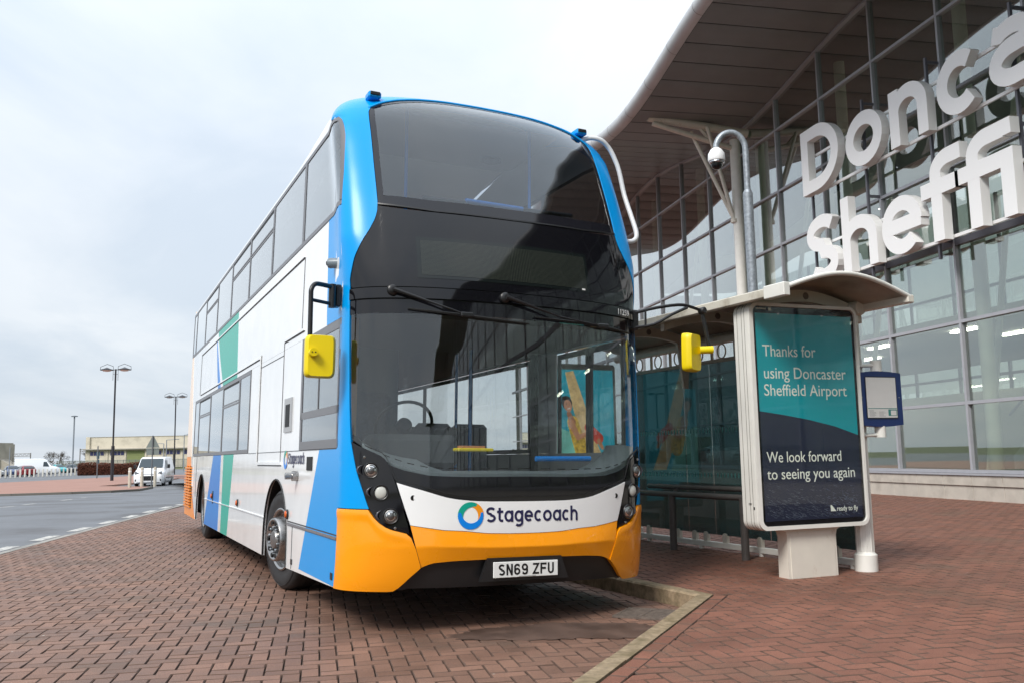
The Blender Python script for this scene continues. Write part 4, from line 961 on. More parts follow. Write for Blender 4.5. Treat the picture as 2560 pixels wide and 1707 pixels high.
MB().tube([(1.85, .26, 2.53), (1.93, .26, 2.16)], .017, 10).build('arm', M_satin, mn, 40)
mirror_head(1.760, .235, 2.160, .215, .33, .085, R(26), mn)
MB().tube([(1.80, .24, 2.18), (1.905, .19, 2.185)], .033, 14).build('mirror_knob', M_yellow, mn, 40)

# ---- inside the bus
inn = lambda z: wz(z)-.05
MB().box(-1.2, 1.2, .75, BL-.05, .345, .36).build('lower_floor', M_intd, bus)
MB().box(-1.19, 1.19, .36, BL-.05, 2.30, 2.42).build('upper_floor', mat('saloon_ceiling', (.13, .135, .14), .7), bus)
MB().box(-.95, .95, 1.3, BL-.05, 4.30, 4.33).build('upper_ceiling', M_int, bus)
MB().lathe([(.10, 0), (.10, -.02)], (.62, 2.1, 4.298), (0, 0, 1), 24).build('roof_hatch_vent', M_black, bus)
# dashboard following the screen
def dashp(a, z, o_): p = S(a, z); return Vector((p.x*.97, p.y+o_, p.z))
V = []; F = []; K = 25
for k in range(K):
    a = lerp(-.78, .78, k/(K-1)); zb = clr(abs(a))+.02
    for o_, z in ((.05, zb-.30), (.05, zb), (.22, zb+.05 if a < -.3 else zb+.02), (.50, zb+.10 if a < -.3 else zb+.02), (.50, zb-.30)): p = S(a, 1.3); V.append((p.x*.96, max(p.y, 0)*.85+o_, z))
for k in range(K-1):
    for j in range(4): q = k*5+j; F.append((q, q+5, q+6, q+1))
MB().add(V, F).build('dashboard', mat('dash_grey', (.15, .175, .185), .6), bus, 50)
MB().bbox(-1.0, -.28, .62, .95, 1.15, 1.42, .05).build('instrument_binnacle', M_intd, bus)
MB().tube([(-.62+.24*math.cos(a), 1.02-.13*math.sin(a)*1, 1.50+.19*math.sin(a)) for a in np.linspace(0, 2*PI, 33)[:-1]], .014, 8, closed=True).build('steering_wheel', M_black, bus, 60)
MB().lathe([(.07, 0), (.06, .05), (.001, .06)], (-.62, 1.03, 1.49), (0, -.8, .5), 16).build('steering_boss', M_satin, bus, 40)
MB().bbox(-.90, -.40, 1.55, 2.05, .95, 1.12, .04).build('driver_seat', M_seat, bus); MB().bbox(-.88, -.42, 2.0, 2.13, 1.1, 1.85, .05).build('driver_seat_back', M_seat, bus)
MB().box(-1.15, -.30, 2.20, 2.24, .36, 2.28).build('cab_bulkhead', mat('bulkhead', (.03, .033, .036), .3), bus)
MB().box(-.26, -.235, .95, 2.2, .36, 1.35).build('cab_door', M_intd, bus); MB().box(-.25, -.245, 1.0, 2.2, 1.35, 2.2).build('assault_screen', G_clear, bus)
MB().bbox(-.24, -.12, 1.05, 1.35, 1.22, 1.50, .02).build('ticket_machine', M_satin, bus)
MB().bbox(-.408, -.108, .33, .45, 1.285, 1.312, .008).build('ticket_tray', M_yellow, bus)
MB().box(-.37, -.17, .36, .44, 1.312, 1.330).build('tray_rim', mat('tray_orange', (.55, .22, .08), .5), bus)
MB().tube([(.30, .42, 1.235), (.80, .42, 1.240)], .022, 10).build('handrail', M_bar, bus, 60)
for x_, y_ in ((.35, 1.95), (-.2, 3.6), (.35, 5.6), (-.3, 7.2)): MB().tube([(x_, y_, .36), (x_, y_, 2.29)], .017, 8).build('grab_pole', M_bar, bus, 60)
MB().tube([(.36, 2.35, .36), (.36, 2.35, 2.29)], .015, 8).build('grab_pole', M_bar, bus, 60)
MB().box(1.02, 1.06, 1.9, 2.0, .36, 2.28).build('door_post', M_satin, bus)
MB().box(-1.20, -1.13, .62, .72, 1.35, 2.3).build('cab_post', mat('post_tan', (.30, .17, .07), .5), bus)
seat = None
def mkseat(x, y, z0_):
    global seat
    if seat is None:
        a_ = MB(); a_.bbox(-.43, .43, -.2, .24, .36, .46, .03); a_.bbox(-.43, -.01, .16, .26, .44, 1.02, .04); a_.bbox(.01, .43, .16, .26, .44, 1.02, .04); a_.box(-.40, .40, .0, .06, 0, .36)
        seat = a_.build('passenger_seat', M_seat, bus, loc=(x, y, z0_))
    else: o = link('passenger_seat', seat.data, bus); o.location = (x, y, z0_)
for y_ in (3.0, 4.0, 4.85, 5.7, 6.5, 7.3, 8.1): mkseat(-.72, y_, .56); mkseat(.72, y_+.2, .62)
for y_ in (1.75, 2.6, 3.45, 4.3, 5.1, 6, 7, 8): mkseat(-.70, y_, 2.42); mkseat(.70, y_, 2.42)
for s in (-1, 1): MB().tube([(s*.60, 1.15, 2.42), (s*.60, 1.18, 4.3)], .016, 8).build('grab_pole', M_bar, bus, 60)
MB().tube([(-.60, .72, 3.36), (.80, .72, 3.375)], .020, 10).build('front_handrail', M_satin, bus, 60)
MB().tube([(-.22, .71, 3.378), (.31, .71, 3.370)], .024, 10).build('front_handrail_grip', M_bar, bus, 60)
patch('front_lining', M_intd, lambda u, v_: ((u*2-1)*.60, lerp(2.43, 3.14, v_)), 20, 6, -.06, .02)

# ==================================================================== terminal building
FX = 13.6
term = empty('terminal_building', (FX, 20, 0), 0, 'long glass-fronted terminal under a wave-shaped overhanging roof', 'building')
tinv = Matrix.Translation(Vector((-FX, -20, 0)))
def T(mb): mb.v = [(x-FX, y-20, z) for x, y, z in mb.v]; return mb
YA, YB = -110.0, 64.0
wave = lambda y: 12.2+.42*math.cos(2*PI*(y-19)/15.8)
wslope = lambda y: -.42*2*PI/15.8*math.sin(2*PI*(y-19)/15.8)
MY = [16.92+2.478*k for k in range(-14, 19)]; ROWS = [.74, 2.18, 3.93, 5.67, 7.38, 9.02, 10.93]
# plinth of stone slabs
y = YA
while y < YB:
    if y > 8: T(MB().bbox(FX-.10, FX+.2, y+.004, y+.896, -.3, .42, .006)).build('plinth_slab', M_plinth, term); T(MB().bbox(FX-.13, FX+.2, y+.003, y+.897, .424, .64, .008)).build('plinth_slab', M_plinth, term)
    y += .9
T(MB().box(FX-.08, FX+.2, YA, 8.1, -.3, .64)).build('plinth_wall', M_plinth, term)
T(MB().box(FX-.16, FX+.1, YA, YB, .645, .69)).build('sill', M_mull, term); T(MB().box(FX-.12, FX+.1, YA, YB, .695, .76)).build('sill_rail', M_mull, term)
for k, y in enumerate(MY):
    zt = wave(y)
    T(MB().bbox(FX-.085, FX+.06, y-.032, y+.032, .76, zt, .004)).build('mullion', M_mull, term)
for i, z in enumerate(ROWS[1:]):
    hh = .035 if i != 2 else .075
    T(MB().box(FX-.075, FX+.05, YA, YB, z-hh, z+hh)).build('transom', M_mull if i != 2 else M_mulld, term)
pm = {}
for k in range(len(MY)-1):
    ya, yb = MY[k]+.032, MY[k+1]-.032; yc = (ya+yb)/2
    zs = ROWS+[None]
    for i in range(len(ROWS)):
        za = zs[i]+(.035 if i != 3 else .075) if i else .76
        if i < len(ROWS)-1:
            zb = zs[i+1]-(.035 if i+1 != 3 else .075)
            if i not in pm: pm[i] = MB().box(-.004, .004, -(yb-ya)/2, (yb-ya)/2, 0, zb-za).mesh('pane'); pm[i].materials.append(G_fac)
            o = link('pane', pm[i], term); o.location = (0, yc-20, za); o.rotation_euler = (0, random.gauss(0, .0022), random.gauss(0, .0022))
        else:
            P = [(ya, za)]+[(yb, za)]+[(lerp(yb, ya, t), wave(lerp(yb, ya, t))-.02) for t in np.linspace(0, 1, 6)]
            T(MB().prism(P, FX-.004, FX+.004, 'x')).build('pane', G_fac, term)
# soffit planks, eave tube, roof deck
def soff(x): return wave
y = YA
XE = FX-3.95
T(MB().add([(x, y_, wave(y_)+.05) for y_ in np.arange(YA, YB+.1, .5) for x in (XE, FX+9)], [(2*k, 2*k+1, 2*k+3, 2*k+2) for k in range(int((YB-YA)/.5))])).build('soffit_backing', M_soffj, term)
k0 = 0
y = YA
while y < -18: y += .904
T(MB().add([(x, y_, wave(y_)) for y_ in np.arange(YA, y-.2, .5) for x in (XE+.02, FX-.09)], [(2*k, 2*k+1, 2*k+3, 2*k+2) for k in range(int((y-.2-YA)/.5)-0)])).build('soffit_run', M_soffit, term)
T(MB().box(FX-.004, FX+.004, YA, MY[0]-.04, .76, 11.7)).build('glazing_run', G_fac, term)
mr = MB()
for k in range(1, 36): mr.box(FX-.085, FX+.06, MY[0]-2.478*k-.032, MY[0]-2.478*k+.032, .76, wave(MY[0]-2.478*k))
tag(T(mr).build('mullion_run', M_mull, term), kind='stuff')
while y < YB-.1:
    ya, yb = y+.020, y+.884; V = []
    for x in (XE+.02, FX-.09):
        for yy, dz in ((ya, .03), (ya, .0), (ya+.01, -.006), ((ya+yb)/2, -.006), (yb-.01, -.006), (yb, 0), (yb, .03)): V.append((x, yy, wave(yy)+dz))
    F = [(j, j+1, 8+j, 7+j) for j in range(6)]
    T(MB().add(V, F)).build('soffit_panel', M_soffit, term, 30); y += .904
ysm = np.arange(YA, YB+.1, .45); V = []; F = []; n_ = 14
# eave section: rounded nose, 0.42 deep
for yy in ysm:
    for j in range(n_):
        a = R(-95+200*j/(n_-1)); V.append((XE-.02-.26*math.cos(a)*1.0, yy, wave(yy)+.225+.24*math.sin(a)))
for i in range(len(ysm)-1):
    for j in range(n_-1): q = i*n_+j; F.append((q, q+1, q+n_+1, q+n_))
T(MB().add(V, F)).build('eave_nose', M_eave, term, 60)
for yy in np.arange(-10, YB, 1.808):     # joints in the eave cladding
    V = []; F = []
    for dy_ in (-.010, .010):
        for j in range(n_): a = R(-95+200*j/(n_-1)); V.append((XE-.02-.263*math.cos(a), yy+dy_, wave(yy)+.225+.243*math.sin(a)))
    for j in range(n_-1): F.append((j, j+1, n_+j+1, n_+j))
    T(MB().add(V, F)).build('eave_joint', mat('eave_seam', (.20, .19, .18), .6), term)
T(MB().add([(x, y_, wave(y_)+(.42 if x < FX else .8)) for y_ in np.arange(YA, YB+.1, .9) for x in (XE, FX+16)], [(2*k, 2*k+1, 2*k+3, 2*k+2) for k in range(int((YB-YA)/.9))])).build('roof_deck', M_eave, term)
# head trim following the wave at the glass
for k in range(len(ysm)-1):
    pass
V = []; F = []
for yy in ysm:
    for x, dz in ((FX-.11, -.07), (FX-.11, .04), (FX+.02, .04), (FX+.02, -.07)): V.append((x, yy, wave(yy)+dz))
for i in range(len(ysm)-1):
    for j in range(4): q = i*4; F.append((q+j, q+(j+1) % 4, q+4+(j+1) % 4, q+4+j))
T(MB().add(V, F)).build('head_trim', M_mull, term)
# inside: floor, back wall, raking columns, balcony, lights
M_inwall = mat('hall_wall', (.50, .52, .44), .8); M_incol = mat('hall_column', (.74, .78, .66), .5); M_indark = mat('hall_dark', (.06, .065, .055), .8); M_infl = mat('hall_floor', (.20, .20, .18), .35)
T(MB().box(FX+.2, FX+16, YA, YB, -.1, .15)).build('hall_floor', M_infl, term)
T(MB().box(FX+15.8, FX+16, YA, YB, .15, 2.4)).build('hall_back_wall', M_inwall, term)
T(MB().box(FX+15.9, FX+15.91, YA, YB, 2.42, 12.5)).build('added_rear_glazing', G_fac, term)  # unseen glazed back with its bars, added to brighten the hall with daylight
for z in (2.4, 4.4, 6.4, 8.4, 10.4): T(MB().box(FX+15.86, FX+15.98, YA, YB, z-.06, z+.06)).build('added_rear_transom', M_mull, term)
for y in np.arange(YA, YB, 3.2): T(MB().box(FX+15.86, FX+15.98, y-.06, y+.06, 2.4, 12.5)).build('added_rear_mullion', M_mull, term)
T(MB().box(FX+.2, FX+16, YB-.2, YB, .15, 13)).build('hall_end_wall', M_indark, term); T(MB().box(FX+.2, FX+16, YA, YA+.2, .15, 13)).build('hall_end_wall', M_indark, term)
T(MB().box(FX+5.5, FX+15.8, YA, YB, 4.9, 5.25)).build('balcony', mat('balcony_edge', (.60, .62, .55), .6), term)
T(MB().box(FX+7.2, FX+7.4, YA, YB, .15, 3.0)).build('counter_wall', M_inwall, term)
for k, y in enumerate(MY[::2]):
    if y < -12: continue
    T(MB().tube([(FX+1.0, y+.55, .1), (FX+1.0, y+.55, wave(y)-.05)], .155, 16)).build('hall_column', M_incol, term, 60)
    T(MB().tube([(FX+1.5, y+1.5, .15), (FX+3.6, y+1.7, 11.2)], .075, 10)).build('hall_strut', M_incol, term, 60)
for k, y in enumerate((23.5, 30, 42)):
    T(MB().tube([(FX+1.1, y, 4.6), (FX+2.6, y+2.2, 11)], .06, 8)).build('hall_brace', M_incol, term, 60)
# stair seen behind the glass near the shelter
T(MB().add([(FX+3.2, 19.5, 1.0), (FX+3.2, 13.0, 6.2), (FX+3.2, 13.0, 5.0), (FX+3.2, 19.5, -.1), (FX+4.8, 19.5, 1.0), (FX+4.8, 13.0, 6.2), (FX+4.8, 13.0, 5.0), (FX+4.8, 19.5, -.1)], [(0, 1, 2, 3), (7, 6, 5, 4), (0, 4, 5, 1), (3, 2, 6, 7)])).build('stair_flight', mat('stair_side', (.62, .66, .60), .5), term)
T(MB().tube([(FX+3.2, 19.5, 2.0), (FX+3.2, 13.0, 7.2)], .035, 8)).build('stair_rail', M_mull, term)
T(MB().box(FX+2.2, FX+6, 13.2, 17.1, .15, 2.6)).build('kiosk', M_inwall, term)
T(MB().box(FX+2.2, FX+6, 5.2, 12.1, .15, 2.6)).build('kiosk', M_inwall, term)
for x, y, z in [(5.6, 13.6, 5.6), (6.4, 16.4, 4.86), (6.4, 20.5, 4.86), (6.2, 24.5, 4.86), (8.5, 25.0, 4.86), (6.2, 29., 4.86), (8.4, 33, 4.86), (6.2, 33.5, 4.86), (6.2, 38, 4.86), (6.2, 43, 4.86), (8.5, 43, 4.86), (6.2, 48, 4.86), (5, 18.2, 8.9), (5, 21.4, 9.3), (5, 26, 9.3), (6.2, 8, 4.86), (6.2, 3, 4.86), (6.2, -3, 4.86), (6.2, -9, 4.86)]:
    T(MB().box(FX+x-.10, FX+x+.10, y-.65, y+.65, z-.03, z-.0)).build('ceiling_light', M_lit, term)
# outside column with its roof bracket
cx_, cy_ = 13.10, 26.2
T(MB().tube([(cx_, cy_, .10), (cx_, cy_, 11.25)], .165, 20)).build('roof_column', M_creamw, term, 60)
T(MB().tube([(13.55, cy_, 11.50), (10.15, cy_, 11.86)], .135, 16)).build('bracket_boom', M_cream, term, 60)
T(MB().tube([(cx_, cy_, 10.95), (10.30, cy_, 11.66)], .085, 12)).build('bracket_chord', M_cream, term, 60)
for xe, ye in ((12.05, -.25), (11.70, .25)): T(MB().tube([(cx_-.15, cy_, 8.60), (xe, cy_+ye, 11.55)], .062, 10)).build('bracket_strut', M_cream, term, 60)
T(MB().tube([(12.3, cy_, 11.15), (11.9, cy_, 11.6)], .06, 8)).build('bracket_strut', M_cream, term, 60)
T(MB().lathe([(.12, 0), (.12, .12)], (cx_-.14, cy_, 8.5), (0, 0, 1), 14)).build('strut_shoe', M_cream, term, 40)

# ==================================================================== raised sign letters on rails in front of the glass
SX = 12.88
sign = empty('building_sign', (SX, 18, 8), 0, 'large white raised lettering spelling the airport name on the glass wall', 'sign')
def SG(mb): mb.v = [(x-SX, y-18, z-8) for x, y, z in mb.v]; return mb
def sletter(ch, ya, yb, zb, sc, h):      # reads towards -Y, faces -X
    mb = MB(); f = lambda a, b, d: (SX+.0-d, -a, b)
    draw_glyph(mb, ch, -ya, ya-yb, zb, sc, h, -.21, 0.0, f, asc=1.44, cap=1.335)
    o = SG(mb).build('letter', M_sign, sign); return o
XH = 1.335
for ch, ya, yb in (('D', 21.84, 20.05), ('o', 19.73, 18.22), ('n', 17.92, 16.59), ('c', 16.27, 14.98), ('a', 14.72, 13.45), ('s', 13.15, 12.15), ('t', 11.95, 11.1), ('e', 10.9, 9.55), ('r', 9.3, 8.5)): sletter(ch, ya, yb, 8.08, XH, .128)
for ch, ya, yb in (('S', 21.80, 20.36), ('h', 20.13, 18.69), ('e', 18.49, 17.05), ('f', 17.02, 15.72), ('f', 15.92, 14.52), ('i', 14.64, 14.25), ('e', 13.95, 12.6), ('l', 12.3, 11.91), ('d', 11.6, 10.2)): sletter(ch, ya, yb, 5.60, XH, .128)
for z in (8.13, 9.17, 5.67, 6.66): SG(MB().box(SX+.24, SX+.29, 8.3, 21.6, z-.035, z+.035)).build('sign_rail', M_sign, sign)
for y in (21.9, 19.4, 16.95, 14.4, 12, 9.5):
    SG(MB().box(SX+.29, SX+.35, y-.03, y+.03, 5.3, 9.9)).build('sign_post', M_mulld, sign)
    for z in (5.7, 7.42, 9.8): SG(MB().box(SX+.35, FX-.06, y-.03, y+.03, z-.03, z+.03)).build('sign_bracket', M_mulld, sign)

# ==================================================================== camera pole by the terminal
CP = (7.582, 14.746)
cp = empty('camera_pole', (*CP, PZ), 0, 'galvanised pole with a swan-neck top carrying a white dome camera', 'camera pole')
MB().tube([(0, 0, 0), (0, 0, 5.78)], .088, 20).build('pole', M_steel, cp, 60)
MB().lathe([(.088, 5.78), (.060, 5.84), (.058, 5.84)], n=20, cap=False).build('collar', M_steel, cp, 40)
L = N(-1, 0); sw = []
for a in np.linspace(0, PI*.97, 16): sw.append((L.x*(.27-.27*math.cos(a)), L.y*(.27-.27*math.cos(a)), 6.62+.31*math.sin(a)))
MB().tube([(0, 0, 5.8)]+sw, .056, 12).build('swan_neck', M_steel, cp, 60)
e = Vector(sw[-1]); dm = MB().lathe([(.035, .06), (.045, .0), (.10, -.04), (.150, -.12), (.158, -.24), (.150, -.26)], e, (0, 0, 1), 28).build('camera_housing', mat('housing_white', (.80, .80, .80), .35), cp, 35)
MB().lathe([(.138, -.255), (.142, -.285), (.125, -.31)], e, (0, 0, 1), 24).build('dome_ring', M_alu, dm, 40)
MB().lathe([(.105, -.29), (.105, -.34), (.078, -.39), (.03, -.415), (.001, -.42)], e, (0, 0, 1), 24).build('dome', M_gloss, dm, 60)

# ==================================================================== bus shelter
SP = Vector((5.016, 7.795)); sy = R(25.5-12)
e_ = Vector((-math.sin(sy), math.cos(sy))); w_s = Vector((-math.cos(sy), -math.sin(sy)))
shel = empty('bus_shelter', (SP.x, SP.y, PZ), 0, 'cream bus shelter with arched cantilever roof and tinted glass back', 'bus shelter')
def SH(mb):                        # local (al, q, z) -> shelter space
    mb.v = [(e_.x*a+w_s.x*q, e_.y*a+w_s.y*q, z-PZ) for a, q, z in mb.v]; return mb
LEN = 3.95
for al in (0, 1.31, 2.62, 3.93):
    ps = al if al in (0, 3.93) else None; mb = MB(); mb.lathe([(.105, PZ), (.105, PZ+.15), (.088, PZ+.165), (.078, PZ+.18), (.074, 2.2), (.070, 2.62)], (al, 0, 0), (0, 0, 1), 24)
    if ps is not None: SH(mb).build('post', M_creamw, shel, 30)
    fl = MB()
    for k in range(10 if ps is not None else 0): a = 2*PI*k/10; fl.tube([(al+.075*math.cos(a), .075*math.sin(a), PZ+.18), (al+.072*math.cos(a), .072*math.sin(a), 2.1)], .008, 6)
    if ps is not None: SH(fl).build('flute', M_creamw, shel)
    # tapering bracket plate below the arm and the arm itself
    q_ = np.linspace(-.12, 1.28, 19); top = lambda q: 2.60+.155*math.sin(PI*min(1, max(0, (q+.1)/1.45)))-.02*q
    P = [(q, top(q)) for q in q_]+[(q, top(q)-(.11 if q > .15 else .14)+.03*max(0, q-.8)) for q in q_[::-1]]
    mb = MB(); mb.prism(P, al-.03, al+.03, 'x'); SH(mb).build('roof_arm', M_cream, shel, 30)
    mb = MB(); mb.prism([(.02, 2.02), (.085, 2.02), (.16, 2.58), (-.02, 2.58)], al-.02, al+.02, 'x') ; SH(mb).build('arm_gusset', M_cream, shel)
    mb = MB(); mb.lathe([(.075, -.16), (.075, .10), (.068, .115)], (al-.0, -.03, 2.60), (-1, 0, 0), 18); SH(mb).build('arm_boss', M_cream, shel, 40)
    mb = MB(); mb.lathe([(.034, -.034), (.034, .034)], (al, .58, top(.58)-.055), (-1, 0, 0), 18); SH(mb).build('arm_plug', mat('plug_grey', (.20, .17, .15), .6), shel, 40)
# curved roof skin
AL0, AL1 = -.62, LEN+.3
rq = np.linspace(-.10, 1.36, 21); rz = lambda q: 2.615+.165*math.sin(PI*(q+.10)/1.46)-.0*q
V = []; F = []
for a in (AL0, AL1):
    for lay in (0, .018):
        for q in rq: V.append((a, q, rz(q)+lay))
n_ = len(rq)
for j in range(n_-1): F += [(j, j+1, 2*n_+j+1, 2*n_+j), (n_+j, 3*n_+j, 3*n_+j+1, n_+j+1), (j, n_+j, n_+j+1, j+1), (2*n_+j, 2*n_+j+1, 3*n_+j+1, 3*n_+j)]
SH(MB().add(V, F)).build('roof_sheet', mat('roof_sheet', (.36, .31, .25), .35, dirt=((.16, .13, .09), 3., .45, .75), noise=.2, nscale=5), shel, 40)
for a in (AL0, AL1):
    SH(MB().tube([(a, q, rz(q)+.008) for q in rq], .022, 8)).build('roof_end_trim', M_creamw, shel, 60)
mb = MB(); mb.bbox(AL0-.02, AL1, 1.33, 1.40, 2.565, 2.645, .008); SH(mb).build('front_gutter', mat('gutter_cream', (.60, .57, .49), .45, dirt=((.22, .17, .11), 3., .5, .75)), shel)
mb = MB(); mb.bbox(AL0-.035, AL0+.22, 1.345, 1.415, 2.545, 2.66, .006); SH(mb).build('gutter_end', M_creamw, shel)
mb = MB(); mb.bbox(AL0-.02, AL1, -.14, -.06, 2.565, 2.640, .008); SH(mb).build('rear_beam', M_cream, shel)
SH(MB().tube([(0.02, .0, 2.545), (AL1, 0, 2.545)], .055, 12)).build('top_beam', M_cream, shel, 60)
# glass back between top frame and foot rail
for a, b in ((.10, 1.28), (1.30, 2.21), (2.225, 2.725), (2.74, 3.83)):
    mb = MB(); mb.box(a, b, -.005, .005, .30, 2.285); SH(mb).build('glass_panel', G_shel, shel)
    dts = MB()
    for zz in (.98, 1.50):
        k = a+.03
        while k < b-.02:
            dts.add([(k+.014*math.cos(t_), .0056, zz+.030*math.sin(t_)) for t_ in np.linspace(0, 2*PI, 11)[:-1]], [tuple(range(10))]); k += .062
    tag(SH(dts).build('manifestation_dots', mat('dot_teal', (.10, .30, .29), .6), shel), kind='stuff')
mb = MB(); mb.box(.07, 3.86, -.025, .025, 2.287, 2.325); SH(mb).build('top_frame', mat('frame_stone', (.45, .42, .36), .5), shel)
for k in range(9):
    a = .25+k*.43; mb = MB(); mb.tube([(a+.075*math.cos(t_), 0, 2.41+.082*math.sin(t_)) for t_ in np.linspace(0, 2*PI, 25)[:-1]], .009, 6, closed=True); SH(mb).build('ring', M_cream, shel, 60)
for k in range(10): a = .05+k*.42; mb = MB(); mb.box(a-.014, a+.014, -.012, .012, 2.325, 2.50); SH(mb).build('frame_stile', M_cream, shel)
mb = MB(); mb.bbox(.08, 3.9, -.03, .03, .155, .215, .004); SH(mb).build('foot_rail', M_creamw, shel)
for a in (.35, 1.12, 1.46, 2.05, 2.4, 2.62, 2.95, 3.6):
    mb = MB(); mb.prism([(a-.035, .215), (a+.035, .215), (a+.035, .29)]+[(a+.035*math.cos(t_), .29+.035*math.sin(t_)) for t_ in np.linspace(0, PI, 8)][1:-1]+[(a-.035, .29)], -.022, .022, 'y'); SH(mb).build('glass_clamp', M_cream, shel)
for a in (.16, 1.45, 2.5, 3.6): mb = MB(); mb.lathe([(.03, PZ), (.03, .16)], (a, 0, 0), (0, 0, 1), 12); SH(mb).build('rail_foot', M_creamw, shel)
# leaning rail
lr = empty('leaning_rail', (SP.x+e_.x*2+w_s.x*.37, SP.y+e_.y*2+w_s.y*.37, PZ), 0, 'dark twin-tube leaning rail in front of the shelter glass', 'bench')
def LR(mb): mb.v = [(e_.x*(a-2)+w_s.x*(q-.37), e_.y*(a-2)+w_s.y*(q-.37), z-PZ) for a, q, z in mb.v]; return mb
M_rail = mat('rail_grey', (.10, .09, .085), .5, noise=.15)
LR(MB().tube([(.6, .37, .765), (3.75, .37, .765)], .034, 12)).build('seat_tube', M_rail, lr, 60)
LR(MB().tube([(.55, .25, .845), (3.2, .25, .845)], .030, 12)).build('back_tube', M_rail, lr, 60)
for a in (1.27, 2.55, 3.7):
    LR(MB().tube([(a, .37, PZ), (a, .37, .76)], .042, 12)).build('leg', M_rail, lr, 60)
    LR(MB().tube([(a, .37, .77), (a, .25, .84)], .018, 8)).build('spacer', M_rail, lr)
# poster box closing the far end of the shelter
PE = 3.98
pb_ = empty('shelter_poster_case', (SP.x+e_.x*PE+w_s.x*.6, SP.y+e_.y*PE+w_s.y*.6, PZ), 0, 'swimwear-style poster case at the far end of the shelter seen through the bus', 'poster')
def PB(mb): mb.v = [(e_.x*a+w_s.x*(q-.6), e_.y*a+w_s.y*(q-.6), z-PZ) for a, q, z in mb.v]; return mb
PB(MB().bbox(-.0, .14, .19, 1.19, .50, 2.44, .03)).build('case', M_cream, pb_)
PB(MB().box(.02, .1, .5, .6, PZ, .5)).build('foot', M_cream, pb_); PB(MB().box(.02, .1, .75, .85, PZ, .5)).build('foot', M_cream, pb_)
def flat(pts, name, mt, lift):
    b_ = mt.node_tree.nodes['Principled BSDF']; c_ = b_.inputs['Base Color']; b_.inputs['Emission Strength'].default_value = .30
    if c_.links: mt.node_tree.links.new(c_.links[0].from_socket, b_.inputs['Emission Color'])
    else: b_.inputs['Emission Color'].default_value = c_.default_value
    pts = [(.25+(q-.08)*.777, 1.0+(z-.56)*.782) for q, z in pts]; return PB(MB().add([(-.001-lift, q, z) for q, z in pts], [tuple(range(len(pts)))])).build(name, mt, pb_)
# poster coordinates: q decreases to the viewer's right
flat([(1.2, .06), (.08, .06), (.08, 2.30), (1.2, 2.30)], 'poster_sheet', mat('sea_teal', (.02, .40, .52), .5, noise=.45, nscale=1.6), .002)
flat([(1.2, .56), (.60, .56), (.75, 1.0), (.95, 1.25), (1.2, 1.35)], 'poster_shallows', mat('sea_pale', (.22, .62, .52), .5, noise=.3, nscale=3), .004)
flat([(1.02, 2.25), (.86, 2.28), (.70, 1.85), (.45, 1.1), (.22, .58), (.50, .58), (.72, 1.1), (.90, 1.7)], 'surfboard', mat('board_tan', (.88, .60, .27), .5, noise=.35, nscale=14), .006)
sk = mat('print_skin', (.62, .27, .13), .5, noise=.15, nscale=12)
def ell(q, z, rq, rz_, ang=0, n=20, a0_=0, a1=360):
    A_ = R(ang); return [(q+rq*math.cos(R(t))*math.cos(A_)-rz_*math.sin(R(t))*math.sin(A_), z+rq*math.cos(R(t))*math.sin(A_)+rz_*math.sin(R(t))*math.cos(A_)) for t in np.linspace(a0_, a1, n+1)[:-1 if a1-a0_ >= 360 else None]]
def limb(p, q, r0, r1, n=8):
    d = math.atan2(q[1]-p[1], q[0]-p[0]); return [(p[0]+r0*math.cos(d+t), p[1]+r0*math.sin(d+t)) for t in np.linspace(PI/2, 3*PI/2, n)]+[(q[0]+r1*math.cos(d+t), q[1]+r1*math.sin(d+t)) for t in np.linspace(-PI/2, PI/2, n)]
yc = mat('print_yellow', (.80, .50, .06), .5, noise=.6, nscale=26); rd = mat('print_red', (.72, .07, .04), .5, noise=.25, nscale=9); hr = mat('print_hair', (.035, .02, .015), .6); skd = mat('print_skin_shade', (.44, .17, .08), .5)
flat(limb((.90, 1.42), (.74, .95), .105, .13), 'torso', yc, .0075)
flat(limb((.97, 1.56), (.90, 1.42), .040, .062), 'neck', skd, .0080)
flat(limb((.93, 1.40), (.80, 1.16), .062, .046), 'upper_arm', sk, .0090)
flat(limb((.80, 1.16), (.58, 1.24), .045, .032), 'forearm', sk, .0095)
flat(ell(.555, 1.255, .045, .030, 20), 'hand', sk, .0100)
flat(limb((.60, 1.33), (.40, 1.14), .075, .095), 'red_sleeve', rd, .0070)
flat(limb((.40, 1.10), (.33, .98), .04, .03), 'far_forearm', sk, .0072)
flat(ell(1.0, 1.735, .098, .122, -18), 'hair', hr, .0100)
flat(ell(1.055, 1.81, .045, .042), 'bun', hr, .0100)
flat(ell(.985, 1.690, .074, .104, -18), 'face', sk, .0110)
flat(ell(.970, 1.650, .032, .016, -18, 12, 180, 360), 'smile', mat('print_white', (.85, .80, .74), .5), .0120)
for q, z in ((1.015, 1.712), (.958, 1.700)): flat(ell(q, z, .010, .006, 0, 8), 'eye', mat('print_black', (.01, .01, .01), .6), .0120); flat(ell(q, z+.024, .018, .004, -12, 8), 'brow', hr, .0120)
flat(ell(.978, 1.680, .008, .012, 0, 8), 'nose', skd, .0120)

